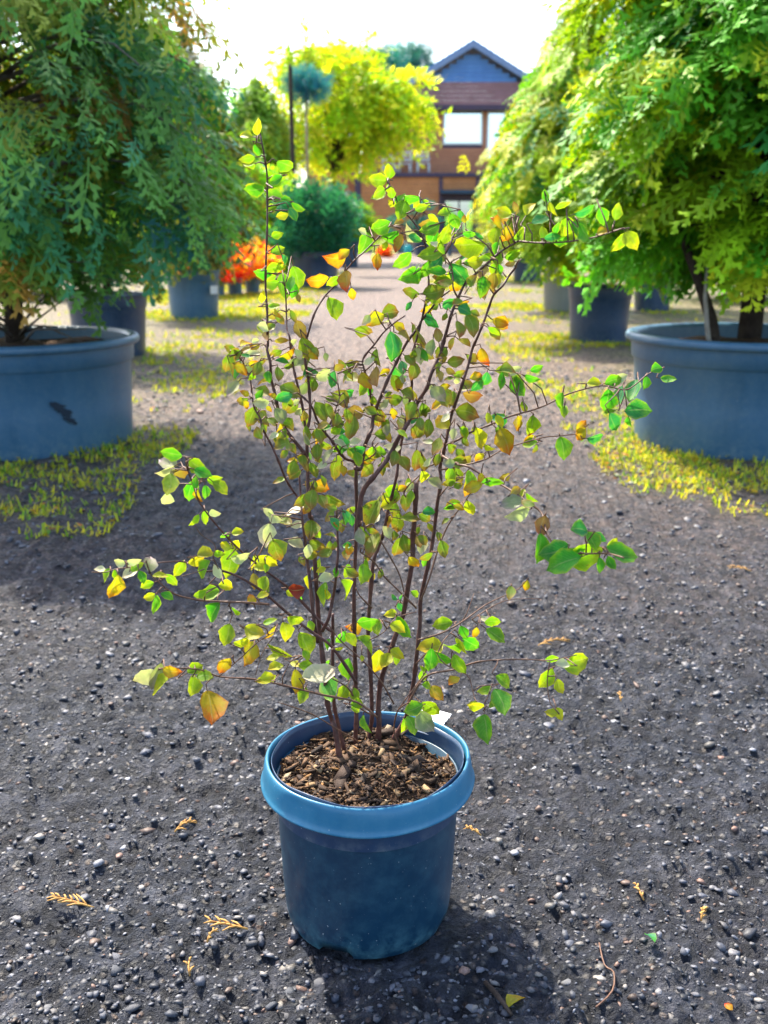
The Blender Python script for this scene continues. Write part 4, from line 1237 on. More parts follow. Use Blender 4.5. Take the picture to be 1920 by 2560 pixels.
LM = {
    'g': leaf_mat('green_leaf', (0.090, 0.340, 0.018), (0.20, 0.42, 0.015), (0.36, 0.42, 0.02), .5, .25),
    't': leaf_mat('blue_green_leaf', (0.035, 0.270, 0.075), (0.09, 0.33, 0.03), (0.28, 0.42, 0.05), .45, .15),
    'y': leaf_mat('yellow_green_leaf', (0.230, 0.400, 0.012), (0.40, 0.44, 0.012), (0.54, 0.52, 0.02), .5, .5),
    'Y': leaf_mat('yellow_leaf', (0.480, 0.480, 0.015), (0.62, 0.40, 0.012), (0.62, 0.54, 0.03), .5, .55),
    'o': leaf_mat('orange_leaf', (0.560, 0.380, 0.015), (0.62, 0.130, 0.008), (0.50, 0.16, 0.012), .45, .6),
    'b': leaf_mat('tan_leaf', (0.400, 0.250, 0.045), (0.34, 0.120, 0.030), (0.30, 0.14, 0.05), .35, .5),
    'p': leaf_mat('pale_sunlit_leaf', (0.580, 0.560, 0.340), (0.62, 0.50, 0.32), (0.68, 0.60, 0.42), .35, .15),  # pale leaves; the whitish colour also stands for sun reflecting off them
    'k': leaf_mat('mauve_leaf', (0.300, 0.330, 0.150), (0.330, 0.230, 0.220), (0.32, 0.26, 0.22), .3, .3),
    'v': leaf_mat('bronze_leaf', (0.200, 0.270, 0.020), (0.30, 0.130, 0.030), (0.36, 0.20, 0.03), .42, .7),
    'r': leaf_mat('dark_red_leaf', (0.300, 0.015, 0.025), (0.14, 0.008, 0.015), (0.35, 0.02, 0.02), .3, .4),
}
LKEYS = list(LM)

def leaf_geo(seed):
    """ovate leaf with toothed margin, folded on the midrib and curled; length 1 along +Y"""
    r = random.Random(seed)
    rows = [0.0, 0.10, 0.25, 0.42, 0.60, 0.78, 0.92, 1.0]
    wid = [0.02, 0.16, 0.275, 0.325, 0.295, 0.20, 0.085, 0.004]
    k = r.uniform(.88, 1.12)
    fold = r.uniform(0.10, 0.6); bend = r.uniform(-0.42, 0.42); side = r.uniform(-.10, .10); twist = r.uniform(-.5, .5)
    vs_, uv = [], []
    for i, (t, w) in enumerate(zip(rows, wid)):
        w *= 1.03 * k * (1.0 + (0.06 if i % 2 else -0.05))
        for u in (-1, -.55, 0, .55, 1):
            x = u * w + side * math.sin(t * 3.1)
            z = abs(u) ** 1.3 * w * fold + bend * t * t * 0.8 + u * w * twist * t + 0.025 * math.sin(u * 4 + t * 9 + seed)
            y = t + (0.02 if abs(u) == 1 and i % 2 else 0) - 0.02 * (abs(u) == 1)
            vs_.append((x, y, z)); uv.append((0.5 + u * 0.5, t))
    f = []
    for i in range(len(rows) - 1):
        for j in range(4):
            a = i * 5 + j
            f.append((a, a + 1, a + 6, a + 5))
    return np.array(vs_), np.array(f), np.array(uv)
LG = [leaf_geo(i) for i in range(9)]
leaf_cache = {}
def leaf_mesh(k, c):
    if (k, c) not in leaf_cache:
        v, f, uv = LG[k]
        me = fast_mesh('leaf', v, f, LM[c], smooth=True)
        l = me.uv_layers.new(name='UVMap')
        l.data.foreach_set('uv', uv[f.ravel()].astype(np.float32).ravel())
        leaf_cache[(k, c)] = me
    return leaf_cache[(k, c)]

# crops of the photograph in which stems and leaves were read: origin and scale
CR = {'A': (0, 0, 1.1573), 'T': (900, 480, .2411), 'M': (1000, 400, .3918), 'N': (1250, 450, .4039), 'B': (560, 780, .1808), 'C': (800, 780, .1808), 'D': (1000, 700, .1808),
      'E': (660, 1080, .1808), 'F': (880, 1080, .1808), 'G': (660, 1400, .1808), 'H': (880, 1400, .226), 'R': (900, 1000, .4521), 'L': (200, 1000, .4219), 'Q': (450, 450, .3315), 'U': (580, 60, .2532), 'S': (0, 0, 1.0)}
def cv(c, x, y):
    o = CR[c]
    return (o[0] + x * o[2], o[1] + y * o[2])

# stems: (name, start: soil point in px or None, dy at start, dy at end, r0, r1, points in px)
ST = []
def stem(pts, dy0, dy1, r0, r1, base=None, crop='S'):
    ST.append(([cv(crop, *p) for p in pts], dy0, dy1, r0, r1, base))
stem([(838, 1825), (830, 1800), (819, 1760), (810, 1671), (799, 1580), (794, 1508), (787, 1400), (785, 1351), (779, 1297), (774, 1288), (770, 1216), (768, 1161), (761, 1134), (723, 1086), (708, 1060), (697, 1030), (690, 997), (685, 975), (677, 943), (676, 907), (668, 876), (670, 858), (668, 816), (668, 780), (664, 720), (665, 650), (668, 570), (668, 500), (667, 430), (655, 360), (650, 335)], 0, -.04, .0040, .0010, (857, 1938))
stem([(846, 1812), (835, 1760), (832, 1671), (832, 1600), (832, 1535)], 0, .01, .0034, .0022, (868, 1900))
stem([(795, 1606), (786, 1560), (777, 1473), (768, 1400), (760, 1330), (755, 1290), (752, 1240), (748, 1190)], -.01, .05, .003, .0015)
stem([(806, 1577), (822, 1545), (831, 1500), (837, 1470), (842, 1420), (845, 1380), (843, 1320), (842, 1287)], -.01, -.05, .0028, .0012)
stem([(889, 1840), (891, 1798), (888, 1671), (886, 1580), (885, 1490), (888, 1400), (892, 1297), (890, 1207), (888, 1158), (864, 1147), (843, 1123), (828, 1100), (811, 1080), (793, 1051), (777, 1013), (750, 986)], 0, -.06, .0040, .0012, (890, 1868))
stem([(888, 1170), (902, 1170), (909, 1125), (922, 1089), (930, 1069), (934, 1038), (950, 997), (972, 943), (990, 907), (1017, 856), (1035, 832), (1053, 803), (1071, 780), (1100, 745), (1130, 720), (1136, 690), (1128, 655)], 0, .02, .0034, .0011)
stem([(934, 1038), (927, 997), (923, 961), (912, 928), (908, 897), (936, 861), (959, 831), (986, 807), (1013, 789)], .02, -.06, .002, .0009)
stem([(898, 1330), (904, 1237), (940, 1185), (967, 1149), (985, 1118), (1000, 1089), (1020, 1058), (1044, 1006), (1067, 970), (1078, 935), (1101, 881), (1116, 830), (1130, 781), (1145, 745), (1165, 705), (1190, 684), (1222, 655), (1252, 629), (1295, 603)], -.02, -.05, .0038, .0012)
stem([(1295, 603), (1330, 606), (1365, 607), (1420, 604), (1482, 594), (1530, 580)], -.05, -.12, .0014, .0008)
stem([(1145, 745), (1133, 720), (1132, 690), (1126, 660), (1110, 640)], -.05, -.05, .0013, .0008)
stem([(1012, 1800), (1018, 1775), (1025, 1752), (1036, 1694), (1043, 1626), (1050, 1558), (1052, 1497), (1070, 1414), (1079, 1369), (1088, 1306), (1093, 1261), (1102, 1207), (1100, 1170), (1106, 1143), (1116, 1100), (1127, 1043), (1139, 1007), (1155, 962), (1172, 908), (1181, 872), (1193, 845), (1208, 808), (1222, 769), (1235, 736), (1257, 714), (1272, 690), (1290, 668)], 0, .03, .0040, .0014, (985, 1838))
stem([(948, 1810), (946, 1773), (952, 1705), (970, 1649), (988, 1592), (1007, 1540), (1018, 1479), (1031, 1400), (1032, 1351), (1037, 1288), (1041, 1207)], 0, .02, .0044, .0034, (950, 1845))
stem([(1036, 1222), (1052, 1190), (1062, 1172), (1085, 1160), (1100, 1150)], .02, .02, .0016, .0010)
stem([(1030, 1250), (1010, 1236), (1020, 1215), (1040, 1196), (1060, 1180)], .02, .05, .0014, .0010)
stem([(926, 1820), (930, 1790), (926, 1671), (920, 1581), (924, 1516), (933, 1409), (945, 1370), (956, 1342), (965, 1306), (969, 1279), (976, 1257), (981, 1234), (992, 1188), (996, 1147), (1005, 1100), (1015, 1050), (1023, 1010), (1030, 960), (1027, 904), (1042, 845), (1054, 801), (1061, 769), (1072, 709), (1069, 680), (1070, 640), (1055, 590), (1030, 550), (1000, 520), (985, 480), (970, 455)], .0, -.03, .0036, .0008, (922, 1858))
stem([(1030, 550), (1048, 520), (1050, 490)], -.03, -.04, .001, .0007)
stem([(768, 1161), (767, 1100), (765, 1080), (755, 1010), (739, 943), (733, 916), (726, 870), (724, 843), (717, 822), (716, 780), (714, 735), (712, 715)], .0, .04, .0024, .0009)
stem([(765, 1080), (775, 1040), (772, 960), (764, 910), (762, 888), (766, 852), (773, 825), (788, 780), (811, 742), (841, 709), (881, 656), (914, 626), (960, 579), (975, 560)], .02, .05, .0022, .0009)
stem([(748, 1250), (742, 1240), (716, 1201), (696, 1152), (678, 1112), (664, 1086), (655, 1070), (650, 1045), (636, 1020), (630, 985), (625, 945), (612, 920), (607, 905), (590, 887)], .05, .0, .002, .0008)
stem([(811, 1080), (829, 1051), (842, 1015), (850, 990)], -.06, -.06, .0012, .0007)
stem([(888, 1158), (915, 1150), (940, 1130), (930, 1110), (945, 1085)], .0, .0, .0012, .0007)
# left boughs
stem([(1640, 1680), (1500, 1470), (1380, 1380), (1250, 1280), (1100, 1150), (1000, 1080), (900, 1030), (820, 1010), (740, 1015), (680, 985), (620, 960), (540, 958), (460, 965)], -.02, -.16, .0026, .0008, None, 'L')
stem([(1120, 1212), (990, 1200), (850, 1195), (700, 1185), (560, 1150), (480, 1090), (420, 1030), (390, 950)], -.10, -.16, .0018, .0008, None, 'L')
stem([(1490, 1370), (1440, 1330), (1300, 1180), (1220, 1100), (1110, 1020), (960, 900), (860, 800), (760, 680), (700, 590), (670, 500), (640, 420)], .0, -.10, .0022, .0009, None, 'L')
stem([(1760, 1880), (1640, 1790), (1450, 1750), (1200, 1690), (1030, 1655), (830, 1640), (720, 1600), (590, 1590), (510, 1600)], -.02, -.22, .0018, .0008, None, 'L')
stem([(820, 1640), (950, 1530), (1060, 1430), (1160, 1370)], -.15, -.12, .0010, .0007, None, 'L')
stem([(1640, 2020), (1540, 1960), (1370, 1860), (1170, 1790)], -.02, -.10, .0015, .0006, (900, 1868), 'L')
stem([(390, 960), (300, 990), (220, 1000), (150, 1020), (70, 1020)], -.16, -.20, .0008, .0006, None, 'L')
stem([(820, 1000), (790, 930), (800, 860), (720, 800), (680, 740)], -.14, -.18, .0008, .0005, None, 'L')
stem([(1150, 1400), (1080, 1500), (1040, 1630)], -.12, -.14, .0008, .0005, None, 'L')
stem([(740, 1000), (690, 1020), (600, 1045)], -.15, -.17, .0008, .0005, None, 'L')
# right boughs
stem([(1116, 1112), (1148, 1098), (1172, 1083), (1230, 1060), (1277, 1040), (1325, 1027), (1368, 1011), (1423, 984), (1505, 964), (1560, 975), (1590, 960), (1620, 935), (1645, 925)], .03, .05, .0018, .0008)
stem([(1100, 1175), (1150, 1165), (1212, 1149), (1262, 1122), (1352, 1095), (1397, 1090), (1440, 1085)], .02, .10, .0015, .0008)
stem([(1106, 1140), (1140, 1160), (1171, 1167), (1216, 1194), (1271, 1222), (1316, 1253), (1352, 1280), (1361, 1307), (1370, 1339), (1406, 1380), (1465, 1384), (1520, 1384), (1560, 1395)], -.02, -.26, .0018, .0010)
stem([(1052, 1500), (1072, 1450), (1090, 1390), (1112, 1330), (1135, 1290), (1150, 1270), (1168, 1245), (1178, 1230)], .02, .05, .0014, .0008)
stem([(1100, 1240), (1120, 1215), (1150, 1195), (1175, 1170)], .02, .04, .0012, .0007)
stem([(1020, 1760), (1063, 1692), (1135, 1674), (1194, 1655), (1262, 1649), (1330, 1649), (1375, 1651), (1442, 1637)], -.01, -.10, .0018, .0007)
stem([(1375, 1651), (1368, 1705), (1375, 1755), (1388, 1773)], -.08, -.10, .0008, .0006)
stem([(1040, 1660), (1080, 1625), (1112, 1660), (1167, 1687), (1180, 1719), (1189, 1750), (1212, 1769)], -.02, -.12, .0010, .0007)
stem([(1045, 1600), (1103, 1583), (1153, 1556), (1216, 1511), (1284, 1479), (1300, 1470)], .0, .12, .0016, .0006)
stem([(1153, 1556), (1167, 1533), (1185, 1484)], .05, .07, .0010, .0005)
stem([(1180, 1548), (1262, 1502), (1352, 1497)], .06, .14, .0008, .0005)
stem([(995, 1775), (1020, 1740), (1050, 1700), (1090, 1640), (1110, 1600), (1140, 1570)], -.01, .03, .0012, .0007)
stem([(1000, 1880), (985, 1830), (990, 1790), (1000, 1770), (1030, 1755), (1060, 1770)], -.02, -.06, .0016, .0008, (975, 1905))
stem([(940, 1790), (900, 1770), (870, 1720), (820, 1690), (760, 1640)], .0, -.05, .0016, .0008)
stem([(985, 1760), (950, 1700), (905, 1650), (850, 1600), (820, 1560)], .0, -.03, .0014, .0008)
stem([(924, 1600), (960, 1580), (990, 1545), (1040, 1530)], .0, .03, .0010, .0007)
stem([(1041, 1520), (1000, 1480), (960, 1440), (935, 1405), (900, 1380)], .02, -.04, .0016, .0009)
stem([(930, 1520), (900, 1490), (890, 1470)], .0, -.02, .0014, .0009)
stem([(900, 1330), (930, 1310), (945, 1340), (980, 1400), (1000, 1440), (1010, 1480)], -.01, -.02, .0014, .0010)

M['stem'] = mottled('shrub_stem', (0.050, 0.018, 0.015), (0.15, 0.060, 0.045), 120, 0.5, 0.6, 0.001, 0.4, (0.12, 0.08, 0.06), 600)
M['twig'] = mottled('shrub_twig', (0.10, 0.045, 0.025), (0.20, 0.10, 0.06), 120, 0.5, 0.4, 0.001, 0.4, None, 600)

def catmull(P, per=4):
    out = []
    n = len(P)
    for i in range(n - 1):
        p0, p1, p2, p3 = P[max(i - 1, 0)], P[i], P[i + 1], P[min(i + 2, n - 1)]
        for k in range(per):
            t = k / per
            out.append(0.5 * ((2 * p1) + (p2 - p0) * t + (2 * p0 - 5 * p1 + 4 * p2 - p3) * t * t + (3 * p1 - p0 - 3 * p2 + p3) * t ** 3))
    out.append(P[-1].copy())
    return out

ROOT = PC + Vector((0.0, 0.0, 0.2))
shrub = thing('shrub', 'dark stemmed shrub with green, yellow and orange leaves in the small blue pot', 'shrub', ROOT)
stem_objs, samples = [], []
YC = PC.y
for si, (pts, dy0, dy1, r0, r1, base) in enumerate(ST):
    n = len(pts)
    P = []
    y_start = YC + dy0
    if base is not None:
        gb = on_z(base[0], base[1], SOIL_Z - 0.012)
        rel = Vector((gb.x - PC.x, gb.y - PC.y))
        if rel.length > 0.09: rel *= 0.09 / rel.length
        gb = Vector((PC.x + rel.x, PC.y + rel.y, SOIL_Z - 0.016))
        P.append(gb)
        y_start = gb.y
    for i, (a, c) in enumerate(pts):
        t = (i + (1 if base else 0)) / (n - 1 + (1 if base else 0))
        Yy = y_start + (YC + dy1 - y_start) * t ** 1.2 + 0.006 * math.sin(i * 1.9 + si)
        P.append(at(a, c, Yy))
    Q = catmull(P, 4)
    m_ = len(Q)
    rd = [.86 * (r0 + (r1 - r0) * (i / (m_ - 1)) ** 0.8) for i in range(m_)]
    for i in range(2, m_ - 2, 5):                        # buds and nodes
        rd[i] *= random.uniform(1.1, 1.35)
    b = MB(); b.tube([q - ROOT for q in Q], rd, 8 if r0 > .002 else 6)
    o = b.build('stem', M['stem'] if r0 > .0019 else M['twig'], shrub)
    stem_objs.append(o)
    for q in Q:
        samples.append((q, si))
SPOS = np.array([tuple(s[0]) for s in samples]); SIDX = np.array([s[1] for s in samples])
def project(p):
    d = p - np.array(CAM)
    z = d @ np.array(FW)
    return np.stack([960 + F * (d @ np.array(RT)) / z, 1280 - F * (d @ np.array(UP)) / z], -1)
SPX = project(SPOS)

